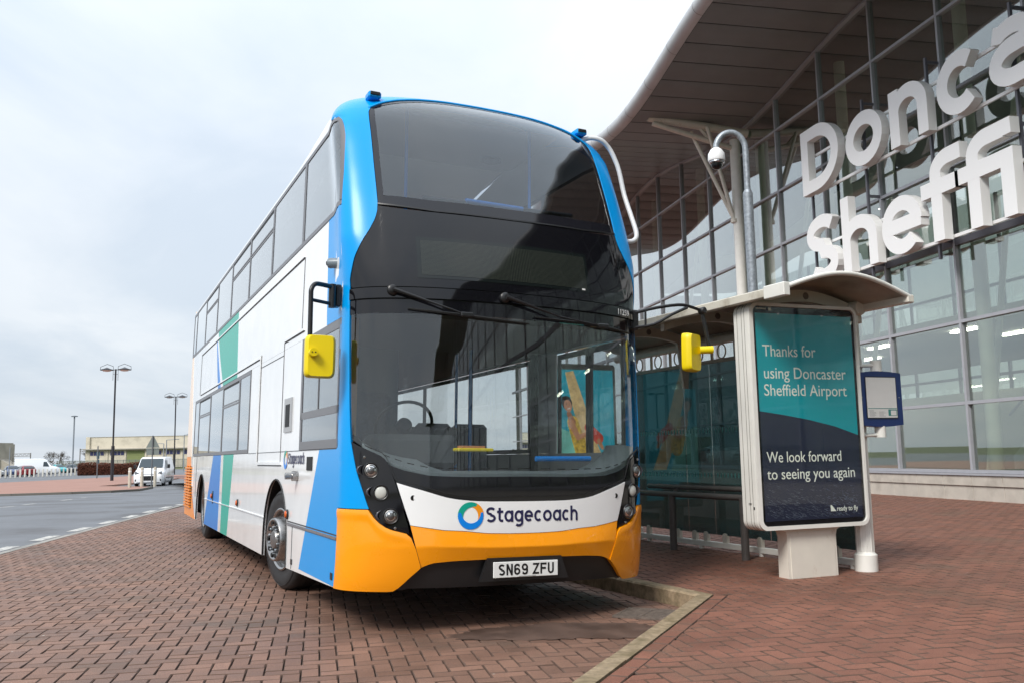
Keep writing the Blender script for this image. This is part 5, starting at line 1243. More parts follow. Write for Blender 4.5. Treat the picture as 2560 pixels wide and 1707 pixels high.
# ==================================================================== advertising stand
AC = Vector((4.343, 7.588)); aa = R(22-12)
adv = empty('advert_stand', (AC.x, AC.y, PZ), aa, 'freestanding cream advert stand with teal and navy airport poster', 'advert')
def rr(x0, x1, z0, z1, r, n=6):
    P = []
    for cx, cz, a0_ in ((x1-r, z1-r, 0), (x0+r, z1-r, 90), (x0+r, z0+r, 180), (x1-r, z0+r, 270)):
        for k in range(n+1): a = R(a0_+90*k/n); P.append((cx+r*math.cos(a), cz+r*math.sin(a)))
    return P
zz = lambda z: z-PZ
o = MB().prism(rr(-.615, .62, zz(.555), zz(2.585), .085), -.055, .145, 'y').build('casing', M_creamw, adv, 35)
def frame_ring(outer, inner, y0_, y1_, name, mt, par):
    n_ = len(outer); V = []
    for y_ in (y0_, y1_):
        V += [(a, y_, b) for a, b in outer]+[(a, y_, b) for a, b in inner]
    F = []
    for i in range(n_):
        j = (i+1) % n_; F += [(i, j, n_+j, n_+i), (2*n_+i, 3*n_+i, 3*n_+j, 2*n_+j), (i, 2*n_+i, 2*n_+j, j), (n_+i, n_+j, 3*n_+j, 3*n_+i)]
    return MB().add(V, F).build(name, mt, par, 35)
frame_ring(rr(-.612, .617, zz(.558), zz(2.582), .085), rr(-.572, .592, zz(.592), zz(2.553), .06), -.085, -.056, 'front_frame', M_creamw, adv)
for y_ in (-.012, .028, .095): frame_ring(rr(-.6165, .6215, zz(.5535), zz(2.5865), .085), rr(-.60, .60, zz(.57), zz(2.57), .07), y_, y_+.004, 'casing_groove', mat('groove_dark', (.12, .10, .08), .7), adv)
MB().prism(rr(-.572, .592, zz(.592), zz(2.553), .06), -.062, -.057, 'y').build('black_border', M_gloss, adv)
# sheet: teal above a falling edge, navy below
XL, XR, ZB, ZT = -.535, .560, zz(.635), zz(2.49)
dv = [(XL, zz(1.605)), (-.3, zz(1.575)), (.0, zz(1.528)), (.3, zz(1.465)), (XR, zz(1.385))]
sh1 = MB().prism([(XL, ZT), (XL, dv[0][1])]+dv[1:]+[(XR, ZT)], -.0650, -.0625, 'y').build('poster_teal', M_teal, adv)
MB().prism([(XL, ZB), (XR, ZB)]+dv[::-1], -.0650, -.0625, 'y').build('poster_navy', M_dnavy, adv)
def ax(x, z): return Matrix.Translation(Vector((x, -.0662, zz(z)))) @ Matrix.Rotation(PI/2, 4, 'X')
for s_, x, z, w_, sz in (('Thanks for', -.475, 2.100, .595, .150), ('using Doncaster', -.478, 1.925-.025, .93, .150), ('Sheffield Airport', -.482, 1.745-.0, .935, .150), ('We look forward', -.488, 1.150, .835, .138), ('to seeing you again', -.492, 1.000, .985, .138)):
    o = text('poster_lettering', s_, sz, M_ptext, adv, ax(x, z), ext=.0004, offset=.0002)
    wd = max(v.co.x for v in o.data.vertices)-min(v.co.x for v in o.data.vertices); o.scale.x *= w_/wd
o = text('poster_slogan', 'ready to fly', .062, M_ptext, adv, ax(.258, .700), ext=.0004, offset=.0005); wd = max(v.co.x for v in o.data.vertices); o.scale.x *= .245/wd
MB().prism([(.19, zz(.698)), (.250, zz(.698)), (.200, zz(.755)), (.188, zz(.752))], -.0668, -.0655, 'y').build('slogan_mark', M_ptext, adv)
tx = MB()
for k in range(10): tx.box(-.52+k*.011, -.512+k*.011, -.0668, -.0655, zz(2.525), zz(2.536+.002*(k % 2)))
tx.box(-.385, -.355, -.0668, -.0655, zz(2.515), zz(2.540)); tx.build('owner_plate', M_ptext, adv)
# rain streaks of the printed water scene at the foot of the sheet
rs_ = random.Random(5); stx = MB()
for k in range(420):
    x = rs_.uniform(XL+.02, XR-.06); z = .66+abs(rs_.gauss(0, .13)); 
    if z > 1.02-.1*(x-XL)+.05 or z < .65: continue
    l_ = rs_.uniform(.012, .05); t_ = rs_.uniform(.0006, .0016); an = R(rs_.gauss(-18, 5))
    stx.add([(x, -.0655, zz(z)), (x+l_*math.cos(an), -.0655, zz(z)+l_*math.sin(an)), (x+l_*math.cos(an), -.0655, zz(z)+l_*math.sin(an)+t_), (x, -.0655, zz(z)+t_*1.6)], [(0, 1, 2, 3)])
stx.build('poster_spray', mat('spray_print', (.13, .17, .22), .5), adv)
for x in (-.28, .22): MB().bbox(x-.012, x+.012, -.070, -.0655, zz(2.482), zz(2.496), .002).build('poster_clip', M_alu, adv)
MB().prism(rr(-.572, .592, zz(.592), zz(2.553), .06), -.0705, -.0695, 'y').build('cover_glass', G_clear, adv)
# pedestal flaring into the box
pf = [(-.275, 0), (.275, 0), (.272, .36), (.285, .41), (.335, .434), (-.335, .434), (-.285, .41), (-.272, .36)]
MB().prism(pf, -.015, .125, 'y').build('pedestal', M_cream, adv, 35)
MB().prism([(-.245, .0), (.245, 0), (.245, .40), (-.245, .40)], -.022, -.0155, 'y').build('pedestal_cover', M_cream, adv)
text('asset_label', 'E18', .026, mat('print_dark', (.03, .03, .03), .6), adv, Matrix.Translation(Vector((-.6178, .052, zz(.78)))) @ Matrix.Rotation(-PI/2, 4, 'Z') @ Matrix.Rotation(PI/2, 4, 'X'))
mk = mat('print_dark', (.03, .03, .03), .6)
MB().box(-.6176, -.6156, -.03, -.012, zz(.74), zz(.765)).build('asset_label', mk, adv)

# ==================================================================== timetable case
tt = empty('timetable_case', (5.195, 7.72, PZ), R(10), 'navy framed timetable case holding a white sheet, fixed to the shelter post', 'timetable')
def tl(z): return z-PZ
P = []
for k in range(13): x = lerp(-.262, .262, k/12); P.append((x, tl(1.965+.022*math.cos(x/.262*1.45))))
Pb = [(x, tl(1.480-.022*math.cos(x/.262*1.45))) for x, _ in P][::-1]
MB().prism(P+Pb, -.05, .03, 'y').build('frame', M_tnavy, tt, 20)
MB().prism(rr(-.185, .195, tl(1.535), tl(1.935), .012), -.055, -.050, 'y').build('inner_frame', mat('case_black', (.01, .012, .03), .3), tt)
MB().box(-.175, .185, -.058, -.0555, tl(1.545), tl(1.925)).build('sheet', M_paper, tt)
MB().box(-.172, .182, -.0590, -.0582, tl(1.628), tl(1.634)).build('sheet_rule', mat('rule_teal', (.03, .22, .20), .5), tt)
MB().box(.075, .180, -.0590, -.0582, tl(1.562), tl(1.622)).build('sheet_box', MATS['rule_teal'], tt); MB().box(.105, .172, -.0596, -.0591, tl(1.567), tl(1.612)).build('sheet_box_inner', M_paper, tt)
gm = MB(); rs_ = random.Random(3)
for k in range(7): gm.box(-.155, -.155+rs_.uniform(.05, .10), -.0590, -.0584, tl(1.558+k*.009), tl(1.5605+k*.009)); 
for k in range(5): gm.box(-.04, -.04+rs_.uniform(.05, .085), -.0590, -.0584, tl(1.558+k*.010), tl(1.5605+k*.010))
gm.build('sheet_print', mat('print_mid', (.25, .25, .26), .6), tt)
MB().prism(rr(-.183, .193, tl(1.537), tl(1.933), .01), -.0625, -.0615, 'y').build('cover', G_clear, tt)
for x in (-.225, .228): MB().lathe([(.007, 0), (.005, .004)], (x, -.05, tl(1.735)), (0, -1, 0), 12).build('lock', M_alu, tt)
for z0_, z1_ in ((1.985, 2.09), (1.36, 1.465)): MB().tube([(.015, 0, tl(z0_)), (.015, 0, tl(z1_))], .052, 18).build('sleeve', M_creamw, tt, 60)
for z_ in (2.045, 1.385): MB().tube([(-.03, 0, tl(z_)), (-.20, .04, tl(z_-.01))], .017, 10).build('arm', M_creamw, tt, 60)

# ==================================================================== gully grate
gr_ = empty('drain_grate', (2.50, 6.91, .0), R(-38), 'rusty slotted drain grate set in the corner of the kerb', 'drain')
MB().box(-.20, .20, -.20, .20, .0042, .0062).build('pit', M_black, gr_)
for a, b, c, d in ((-.205, .205, -.205, -.185), (-.205, .205, .185, .205), (-.205, -.185, -.185, .185), (.185, .205, -.185, .185), (-.012, .012, -.185, .185)): MB().box(a, b, c, d, .001, .016).build('frame_bar', M_iron, gr_)
for k in range(11): y_ = -.165+k*.033; MB().box(-.185, -.0125, y_-.007, y_+.007, .0065, .015).build('slat', M_iron, gr_); MB().box(.0125, .185, y_-.007, y_+.007, .0065, .015).build('slat', M_iron, gr_)

# ==================================================================== the far side: island, street lamps, signs, van, car park
def lay(pts, z, name, mt, kind='structure', skirt_=.12):
    W_ = []
    for p in pts:
        q, s = FAR(*p); W_.append((q.x, q.y, G(q.x, q.y)+z))
    n_ = len(W_); V = W_+[(a, b, c-skirt_) for a, b, c in W_]
    o = MB().add(V, [tuple(range(n_))]+[(i, n_+i, n_+(i+1) % n_, (i+1) % n_) for i in range(n_)]).build(name, mt); tag(o, kind=kind); return o
isl = [(-17.1, 43.0), (-16.3, 39.5), (-16.9, 38.2), (-18.1, 37.3), (-20.1, 36.45), (-23, 35.9), (-28, 35.6), (-60, 38), (-45, 52), (-33.3, 59), (-32.5, 66.3), (-32.1, 76.5), (-27, 79), (-21.8, 56), (-21, 46)]
lay(isl, .115, 'traffic_island', mat('island_paving', (.30, .16, .12), .8, noise=.12, nscale=.6, dirt=((.22, .13, .11), 30., .5, .7)), skirt_=.2)
ke = empty('island_kerb'); tag(ke, kind='structure')
for i in range(0, 7):
    a = FAR(*isl[i])[0]; b = FAR(*isl[i+1])[0]; L_ = (b-a).length; k = 0
    n_ = max(1, int(L_/1.8)); n_ = min(n_, 8)
    for k in range(n_):
        p = a.lerp(b, k/n_+.002); q = a.lerp(b, (k+1)/n_-.002); mb = MB(); d = (q-p).normalized(); nn = Vector((-d.y, d.x, 0))*.08
        za, zb = G(p.x, p.y), G(q.x, q.y)
        mb.add([(p.x-nn.x, p.y-nn.y, za-.1), (q.x-nn.x, q.y-nn.y, zb-.1), (q.x+nn.x, q.y+nn.y, zb-.1), (p.x+nn.x, p.y+nn.y, za-.1), (p.x-nn.x, p.y-nn.y, za+.125), (q.x-nn.x, q.y-nn.y, zb+.125), (q.x+nn.x, q.y+nn.y, zb+.125), (p.x+nn.x, p.y+nn.y, za+.125)],
               [(0, 3, 2, 1), (4, 5, 6, 7), (0, 1, 5, 4), (1, 2, 6, 5), (2, 3, 7, 6), (3, 0, 4, 7)]); mb.build('kerb_stone', mat('far_kerb', (.15, .14, .12), .85), ke)
lay([(-15.0, 43.5), (-14.0, 60), (-14, 110), (-17.6, 110), (-17.2, 60), (-16.2, 50.5)], .10, 'footway', MATS['island_paving'])
lay([(-17.6, 62), (-17.6, 110), (-24, 110), (-22, 70)], .08, 'verge', M_grass)
def twin_lamp(x, y, h_, label):
    P, s = FAR(x, y); t = empty('street_lamp', (P.x, P.y, G(P.x, P.y)+.1), -TH, label, 'street lamp', 'twin-headed lamps on the island'); H = h_
    MB().tube([(0, 0, 0), (0, 0, H*.31)], .14, 10).build('pole_base', M_lamp_b, t, 60); MB().tube([(0, 0, H*.31), (0, 0, H)], .075, 10).build('pole', M_lamp_b, t, 60)
    for s_ in (-1, 1):
        hd = MB().lathe([(.02, .18), (.30, .06), (.56, -.02), (.56, -.07)], (s_*.78, 0, H-.02), (0, 0, 1), 12).build('lamp_head', M_lamp_b, t, 30)
        MB().lathe([(.40, -.07), (.30, -.16), (.001, -.20)], (s_*.78, 0, H-.02), (0, 0, 1), 12).build('lens', M_paper, hd, 60)
        MB().tube([(s_*.20, 0, H-.02), (s_*.22, 0, H+.24), (s_*.76, 0, H+.44), (s_*1.34, 0, H+.20), (s_*1.36, 0, H-.06)], .022, 6).build('hoop', M_lamp_b, t, 60)
        MB().tube([(0, 0, H-.06), (s_*.40, 0, H-.06)], .03, 6).build('arm', M_lamp_b, t)
        MB().tube([(s_*.22, 0, H-.05), (s_*.22, 0, H-1.0)], .018, 6).build('stay', M_lamp_b, t); MB().tube([(0, 0, H-.45), (s_*.22, 0, H-.45)], .014, 6).build('stay', M_lamp_b, t)
    return t
twin_lamp(-25.856, 58.5, 9.70, 'taller-looking black twin-headed lamp post standing alone on the brick island')
twin_lamp(-30.3, 81.0, 9.35, 'black twin-headed lamp post rising behind the white van')
def column_lamp(x, y, top, L_, label, w_=.07, side=1, cat='street lamp'):
    P, s = FAR(x, y); H = (top-HC)*1.0; zt = HC+(top-HC)*s; z0_ = G(P.x, P.y); t = empty('lamp_column', (P.x, P.y, z0_), -TH, label, cat)
    MB().tube([(0, 0, 0), (0, 0, zt-z0_)], w_, 8).build('pole', mat('pole_grey', (.22, .24, .26), .5), t, 60)
    if L_: MB().tube([(0, 0, zt-z0_-.03), (side*L_, 0, zt-z0_+.05)], w_*.6, 8).build('arm', MATS['pole_grey'], t); MB().bbox(side*L_-.35 if side > 0 else -L_-.35, side*L_+.35 if side > 0 else -L_+.35, -.12, .12, zt-z0_, zt-z0_+.12, .03).build('lamp_head', MATS['pole_grey'], t)
    return t
column_lamp(-40, 110, 4.4, .8, 'tall thin lamp column right beside the rear of the bus'); column_lamp(-38.3, 100, 3.6, 1.5, 'grey lamp column with a long arm pointing right above the van'); column_lamp(-38.6, 100, 3.2, 1.5, 'grey lamp column with an arm pointing left above the van', side=-1)
mst = column_lamp(-58.3, 120, 7.4, 0, 'tall tapering grey floodlight mast beyond the hedge', .13, cat='mast')
zt = HC+(7.4-HC)*1.35-G(-40, 140); MB().lathe([(.55, 0), (.6, .12), (.2, .25)], (0, 0, zt-.1), (0, 0, 1), 10).build('floodlight_ring', MATS['pole_grey'], mst)
column_lamp(-50, 90, 2.9, 0, 'short grey camera post in the car park', .06, cat='post')
# triangular warning sign seen from the back
P, s = FAR(-17.95, 45.06); z0_ = G(P.x, P.y); ws_ = empty('warning_sign', (P.x, P.y, z0_), -TH, 'triangular road sign seen from behind on a grey post', 'road sign')
M_sb = mat('sign_back', (.16, .19, .18), .55)
MB().tube([(0, 0, 0), (0, 0, 3.42)], .045, 8).build('post', mat('post_grey', (.12, .13, .14), .5), ws_, 60)
MB().prism([(-.46, 2.62), (.46, 2.62), (.04, 3.40), (-.04, 3.40)], .05, .07, 'y').build('triangle_plate', M_sb, ws_); MB().box(-.42, .42, .05, .07, 2.14, 2.58).build('lower_plate', M_sb, ws_)
MB().box(-.44, .44, .03, .05, 2.50, 2.54).build('stiffener', M_sb, ws_)
P, s = FAR(-31.247, 68.15); z0_ = G(P.x, P.y); sp2 = empty('sign_post', (P.x, P.y, z0_), -TH, 'slim post with small narrow edge-on signs on the island', 'road sign')
MB().tube([(0, 0, 0), (0, 0, 3.35)], .06, 8).build('post', mat('post_grey', (0, 0, 0)), sp2, 60); MB().box(-.14, .14, .07, .10, 2.05, 2.75).build('sign_plate', mat('plate_blue', (.10, .22, .26), .5), sp2); MB().box(-.12, .12, .07, .10, 1.6, 2.0).build('sign_plate', mat('plate_blue', (0, 0, 0)), sp2)
bm = None
for i, (x, y) in enumerate(((-17.82, 42.2), (-17.79, 43.5), (-17.6, 44.6))):
    P, s = FAR(x, y)
    if bm is None:
        bm = MB().lathe([(.10, 0), (.10, 1.22), (.085, 1.28), (.02, 1.30)], n=12).mesh('bollard'); bm.polygons.foreach_set('use_smooth', [True]*len(bm.polygons)); bm.set_sharp_from_angle(angle=R(40)); bm.materials.append(mat('bollard_cream', (.50, .46, .38), .7, noise=.15))
        rmsh = MB().lathe([(.103, 1.02), (.103, 1.10)], n=12, cap=False).mesh('band'); rmsh.materials.append(M_paper)
    o = link('bollard', bm); o.location = (P.x, P.y, G(P.x, P.y)+.05); tag(o, ('left bollard of the three before the van', 'middle bollard of the three before the van', 'right bollard of the three, against the sign post')[i], 'bollard', 'cream bollards before the van')
    r_ = link('band', rmsh, o)

# ---- vehicles
def loft(name, secs, mt, par, smooth=30):     # secs: [(y, [(x, z) half profile])]
    V = []; F = []; m_ = len(secs[0][1])
    for y, pr_ in secs:
        for x, z in pr_: V.append((x, y, z))
        for x, z in pr_[::-1]: V.append((-x, y, z))
    n_ = 2*m_
    for i in range(len(secs)-1):
        for j in range(n_): F.append((i*n_+j, i*n_+(j+1) % n_, (i+1)*n_+(j+1) % n_, (i+1)*n_+j))
    F.append(tuple(range(n_))[::-1]); F.append(tuple(range((len(secs)-1)*n_, len(secs)*n_)))
    return MB().add(V, F).build(name, mt, par, smooth)
def wheels(par, ys_, hw, r, mt=M_rubber):
    for y in ys_:
        for s_ in (-1, 1):
            t_ = MB().lathe([(r*.6, 0), (r*.97, .01), (r, .05), (r, .2)], (s_*hw, y, r), (-s_, 0, 0), 20).build('wheel', mt, par, 35); MB().lathe([(r*.62, -.012), (r*.3, -.02), (.01, -.01)], (s_*hw, y, r), (-s_, 0, 0), 14).build('rim', MATS['rim_grey'] if 'rim_grey' in MATS else mat('rim_grey', (.35, .36, .37), .4, metal=.6), t_)
P, s = FAR(-18.75, 46.6); van = empty('white_van', (P.x, P.y, G(P.x, P.y)+.0), R(-12+12.5), 'white panel van facing the camera behind three bollards', 'van')
# nose at local y=0, body runs back; facing -Y
def pr(hw, zb, zt, tw, zs): return [(hw*.96, zb), (hw, zb+.12), (hw, zs), (tw+(hw-tw)*.35, zs+(zt-zs)*.6), (tw, zt-.05), (tw-.08, zt)]
secs = [(.0, pr(.72, .30, .72, .62, .55)), (.10, pr(.90, .22, .86, .80, .7)), (.32, pr(.99, .20, 1.02, .90, .85)), (.80, pr(1.0, .20, 1.16, .88, 1.0)), (.98, pr(1.0, .20, 1.24, .88, 1.05)), (1.75, pr(1.0, .2, 1.93, .80, 1.15)), (2.1, pr(1.0, .2, 2.02, .80, 1.2)), (4.9, pr(1.0, .25, 2.04, .82, 1.2)), (5.05, pr(.98, .35, 1.98, .80, 1.2))]
loft('body', secs, M_white_v, van, 32)
MB().add([(-.80, .985, 1.27), (.80, .985, 1.27), (.73, 1.66, 1.88), (-.73, 1.66, 1.88)], [(0, 1, 2, 3)]).build('windscreen', M_vglass, van, loc=(0, -.03, .02))
for s_ in (-1, 1):
    MB().add([(s_*.985, 1.30, 1.22), (s_*.985, 2.35, 1.22), (s_*.875, 2.30, 1.80), (s_*.875, 1.85, 1.82)], [(0, 1, 2, 3)]).build('side_window', M_vglass, van, loc=(s_*.012, 0, 0))
    MB().bbox(-.09, .09, -.08, .08, 0, .28, .03).build('mirror', M_satin, van, loc=(s_*1.12, 1.45, 1.22))
    MB().prism([(0, 0), (.36, .12), (.32, .30), (.10, .20)], -.10, .02, 'y').build('headlight', mat('van_lamp', (.20, .22, .24), .1, metal=.3), van, loc=(s_*.54, .20, .74)).scale = (s_, 1, 1)
    MB().prism([(0, 0), (.26, .04), (.24, .16), (.04, .18)], -.03, .02, 'y').build('fog_lamp', M_satin, van, loc=(s_*.60, .06, .34)).scale = (s_, 1, 1)
MB().prism([(-.42, .02), (.42, .02), (.52, .24), (.40, .32), (-.40, .32), (-.52, .24)], -.05, .02, 'y').build('grille', M_satin, van, loc=(0, .02, .40))
MB().box(-.5, .5, .06, .10, .80, .84).build('grille_bar', M_satin, van); MB().box(-.36, .20, -.03, -.022, .46, .57).build('number_plate', M_paper, van); MB().box(-.9, .9, .10, .14, .22, .30).build('bumper_foot', M_satin, van)
MB().box(1.003, 1.012, 1.2, 4.2, .52, .60).build('side_moulding', M_satin, van); MB().box(1.003, 1.008, 2.5, 2.52, .4, 1.9).build('door_gap', M_satin, van)
wheels(van, (.95, 4.0), .99, .34)
def car(x, y, rz, c, label, kind='hatch', grp='cars in the car park'):
    P, s = FAR(x, y); t = empty('parked_car', (P.x, P.y, G(P.x, P.y)), rz, label, 'car', grp); cm = mat('car_'+c[0], c[1], .25, coat=.5)
    L_ = 4.3
    def q(hw, zb, zt, tw, zs): return [(hw*.96, zb), (hw, zb+.15), (hw, zs), (tw+(hw-tw)*.3, zs+(zt-zs)*.6), (tw, zt-.04), (tw-.1, zt)]
    secs = [(0, q(.70, .35, .66, .6, .55)), (.2, q(.86, .22, .78, .76, .66)), (1.0, q(.90, .20, .96, .78, .84)), (1.25, q(.90, .2, 1.02, .74, .9)), (1.95, q(.90, .2, 1.43, .60, .93)), (2.8, q(.90, .2, 1.48, .62, .95)), (3.6, q(.90, .2, 1.38, .62, .95)), (4.1, q(.88, .25, 1.05, .7, .92)), (4.25, q(.80, .35, .92, .66, .8))]
    loft('body', secs, cm, t, 30)
    MB().add([(-.70, 1.27, 1.05), (.70, 1.27, 1.05), (.57, 1.88, 1.39), (-.57, 1.88, 1.39)], [(0, 1, 2, 3)]).build('windscreen', M_vglass, t, loc=(0, -.02, .02)); MB().add([(-.64, 4.10, 1.05), (.64, 4.10, 1.05), (.56, 3.66, 1.35), (-.56, 3.66, 1.35)], [(0, 1, 2, 3)]).build('rear_window', M_vglass, t, loc=(0, .03, .03))
    for s_ in (-1, 1):
        MB().add([(s_*.885, 1.45, .98), (s_*.885, 3.7, .98), (s_*.68, 3.35, 1.36), (s_*.69, 2.05, 1.36)], [(0, 1, 2, 3)]).build('side_window', M_vglass, t, loc=(s_*.02, 0, 0)); MB().bbox(-.18, .18, -.03, .03, -.06, .06, .01).build('headlight', M_lens, t, loc=(s_*.62, .10, .66)); MB().bbox(-.1, .1, -.03, .03, -.1, .1, .01).build('tail_light', mat('tail_red', (.4, .01, .01), .3), t, loc=(s_*.72, 4.2, .82))
    wheels(t, (.80, 3.4), .89, .31); return t
silver = ('silver', (.42, .43, .44)); white_ = ('white', (.75, .75, .75)); red_ = ('red', (.20, .006, .012)); dark_ = ('dark', (.03, .035, .045)); teal_ = ('teal', (.02, .35, .38)); blu_ = ('blue', (.04, .07, .16))
car(-52.6, 93, R(48), silver, 'silver hatchback at the left end of the car park row'); car(-52.2, 95, R(24), blu_, 'dark blue car between the silver hatchback and the silver estate')
car(-53.2, 98, R(-150), silver, 'silver estate just behind the red car'); car(-50.0, 92.5, R(207), red_, 'dark red car with its tail towards the road')
car(-56.4, 112, R(60), silver, 'silver car just right of the big white van'); car(-57.9, 117, R(40), teal_, 'bright teal car in the car park'); car(-57.4, 119, R(30), dark_, 'black car at the hedge end of the car park'); car(-60.6, 121, R(30), white_, 'white car behind the teal car')
P, s = FAR(-52.3, 104.6); vb = empty('delivery_van', (P.x, P.y, G(P.x, P.y)), R(100), 'large white delivery van side-on in the car park', 'van')
secs = [(.0, pr(.80, .35, .95, .7, .7)), (.3, pr(.98, .25, 1.15, .9, .9)), (1.0, pr(1.0, .25, 1.30, .88, 1.1)), (1.8, pr(1.0, .25, 2.25, .82, 1.2)), (2.3, pr(1.0, .3, 2.45, .85, 1.3)), (6.0, pr(1.0, .35, 2.5, .86, 1.3)), (6.1, pr(.98, .4, 2.45, .84, 1.3))]
loft('body', secs, M_white_v, vb, 30); wheels(vb, (1.2, 4.8), .99, .36)
for s_ in (-1, 1): MB().add([(s_*.99, 1.35, 1.25), (s_*.99, 2.2, 1.25), (s_*.88, 2.15, 1.95), (s_*.88, 1.75, 1.98)], [(0, 1, 2, 3)]).build('side_window', M_vglass, vb, loc=(s_*.02, 0, 0))
MB().add([(-.82, .98, 1.34), (.82, .98, 1.34), (.74, 1.7, 2.1), (-.74, 1.7, 2.1)], [(0, 1, 2, 3)]).build('windscreen', M_vglass, vb, loc=(0, -.04, .03))
# row of stumpy white posts edging the car park
ORD = 'leftmost second third fourth fifth sixth seventh eighth ninth tenth eleventh twelfth thirteenth fourteenth fifteenth sixteenth seventeenth eighteenth nineteenth twentieth twenty-first last'.split()
pmesh = None; NP = 22
for k in range(NP):
    t_ = k/(NP-1); x, y = lerp(-47.2, -44.4, t_**.8), lerp(80.0, 92.0, t_); P, s = FAR(x, y)
    if pmesh is None: pmesh = MB().bbox(-.09, .09, -.09, .09, 0, 1.02, .02).mesh('edge_post'); pmesh.materials.append(mat('post_white', (.62, .60, .54), .7, var=.1))
    o = link('edge_post', pmesh); o.location = (P.x, P.y, G(P.x, P.y)); o.rotation_euler = (0, 0, random.uniform(-.2, .2)); tag(o, ORD[k]+' short white post from the left along the car park edge', 'post', 'white posts along the car park edge')
# beech hedges: many leaf faces over a twiggy core
def hedge(x0, y0_, x1, y1, h_, label, n_=9000):
    A = FAR(x0, y0_)[0]; B = FAR(x1, y1)[0]; z0_ = G(A.x, A.y); t = empty('hedge', (A.x, A.y, z0_), 0, label, 'hedge'); d = (B-A); d.z = 0; L_ = d.length; d.normalize(); nn = Vector((-d.y, d.x, 0))
    core = MB(); P = []
    c_ = [A-A-nn*.35, d*L_-nn*.35, d*L_+nn*.35, nn*.35]
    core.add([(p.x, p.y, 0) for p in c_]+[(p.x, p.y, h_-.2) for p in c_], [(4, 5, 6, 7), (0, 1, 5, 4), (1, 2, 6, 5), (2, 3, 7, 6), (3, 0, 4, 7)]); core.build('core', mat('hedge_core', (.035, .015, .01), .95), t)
    V = []; F = []
    for k in range(n_):
        u = random.random()*L_; q = random.uniform(-.55, .55); z = random.random()**.8*h_
        if abs(q) < .35 and z < h_-.25: q = math.copysign(.4+random.random()*.15, q)
        z += .12*math.sin(u*.9)+random.gauss(0, .03); p = d*u+nn*q; r_ = random.uniform(.05, .10)
        a = Vector((random.gauss(0, 1), random.gauss(0, 1), random.gauss(0, 1))).normalized()*r_; b = a.orthogonal().normalized()*r_; q0 = len(V)
        for w_ in (a, b, -a): V.append((p.x+w_.x, p.y+w_.y, max(.02, z+w_.z)))
        F.append((q0, q0+1, q0+2))
    MB().add(V, F).build('foliage', M_hedge, t); return t
hedge(-43.6, 91.0, -35.5, 92.5, 1.62, 'long rust-brown clipped hedge left of the van', 12000); hedge(-31.0, 96, -27.5, 97, 1.5, 'short rust-brown hedge between the van and the bus', 3000)
P, s = FAR(-35, 86); o = MB().bbox(-.3, .3, -.3, .3, 0, 1.0, .05).build('litter_bin', mat('bin_white', (.65, .65, .63), .6), loc=(P.x, P.y, G(P.x, P.y))); tag(o, 'small white bin at the end of the brown hedge', 'bin'); lid = MB().bbox(-.33, .33, -.33, .33, 1.0, 1.08, .02).build('lid', M_satin, o)
# ---- hangar
HA = FAR(-94.3, 200)[0]; HB = FAR(-62, 200)[0]; zg = -.44; han = empty('hangar', (HA.x, HA.y, zg), 0, 'long cream concrete hangar with blue windows and an olive door', 'building')
hd_ = (HB-HA); hd_.z = 0; HL = hd_.length; hd_.normalize(); hn = Vector((-hd_.y, hd_.x, 0))
if hn.dot(Vector((HA.x, HA.y, 0))) < 0: hn = -hn
def HG(mb): mb.v = [(hd_.x*a+hn.x*b, hd_.y*a+hn.y*b, c) for a, b, c in mb.v]; return mb
hs = 1.35; M_han = mat('hangar_render', (.60, .545, .44), .85, dirt=((.40, .36, .29), .35, .5, .75), noise=.08, nscale=.5); HH = 9.35
zc = lambda z: HC+(z-HC)*hs-zg
HG(MB().box(0, HL, .0, 14, 0, zc(4.15))).build('lower_wall', M_han, han); HG(MB().box(0, HL, .4, 14, zc(4.15), zc(6.75))).build('upper_wall', M_han, han)
HG(MB().bbox(-.5, HL, -1.2, .6, zc(3.95), zc(4.22), .05)).build('canopy_ledge', mat('ledge_grey', (.30, .28, .24), .85), han); HG(MB().box(-.1, HL, .3, .5, zc(6.75), zc(6.83))).build('parapet', mat('parapet_grey', (.34, .31, .26), .8), han)
HG(MB().box(-.1, 1.0, -.1, .5, 0, zc(6.85))).build('corner_pier', M_han, han)
m_w = mat('window_blue', (.035, .04, .13), .25)
for a in (1.2, 7.2, 18.3, 23.8, 29.2):
    f_ = HG(MB().box(a, a+4.2, -.06, -.01, zc(2.72), zc(3.72))).build('window', M_han, han)
    for k in range(4): HG(MB().box(a+.06+k*1.05, a+.97+k*1.05, -.10, -.062, zc(2.78), zc(3.66))).build('pane', m_w, f_)
dr_ = HG(MB().box(12.2, 17.4, -.08, -.01, 0, zc(3.68))).build('roller_door', mat('door_olive', (.20, .23, .09), .7), han)
for k in range(7): HG(MB().box(12.2, 17.4, -.10, -.082, .5+k*.6, .53+k*.6)).build('rib', mat('door_rib', (.14, .16, .06), .7), dr_)
for a in (6.2, 11.6, 17.7, 23.0, 28.4): HG(MB().box(a, a+.4, -.25, -.0, 0, zc(3.95))).build('pier', M_han, han)
fnc_ = empty('security_fence', (HA.x, HA.y, zg), 0, 'grey palisade fence running in front of the hangar', 'fence')
for k in range(30):
    a = -1.5+k*1.7; o = HG(MB().box(a, a+.10, -14.05, -13.95, 0, 2.4)).build('fence_post', mat('fence_grey', (.20, .22, .20), .7), fnc_)
for z in (.5, 2.1): HG(MB().box(-2, 50, -14.0, -13.9, z, z+.07)).build('fence_rail', MATS['fence_grey'], fnc_)
mb = MB()
for k in range(240): a = -1.5+k*.21; mb.box(a, a+.07, -14.12, -14.06, .1, 2.35)
o = HG(mb).build('pales', MATS['fence_grey'], fnc_); tag(o, kind='stuff')
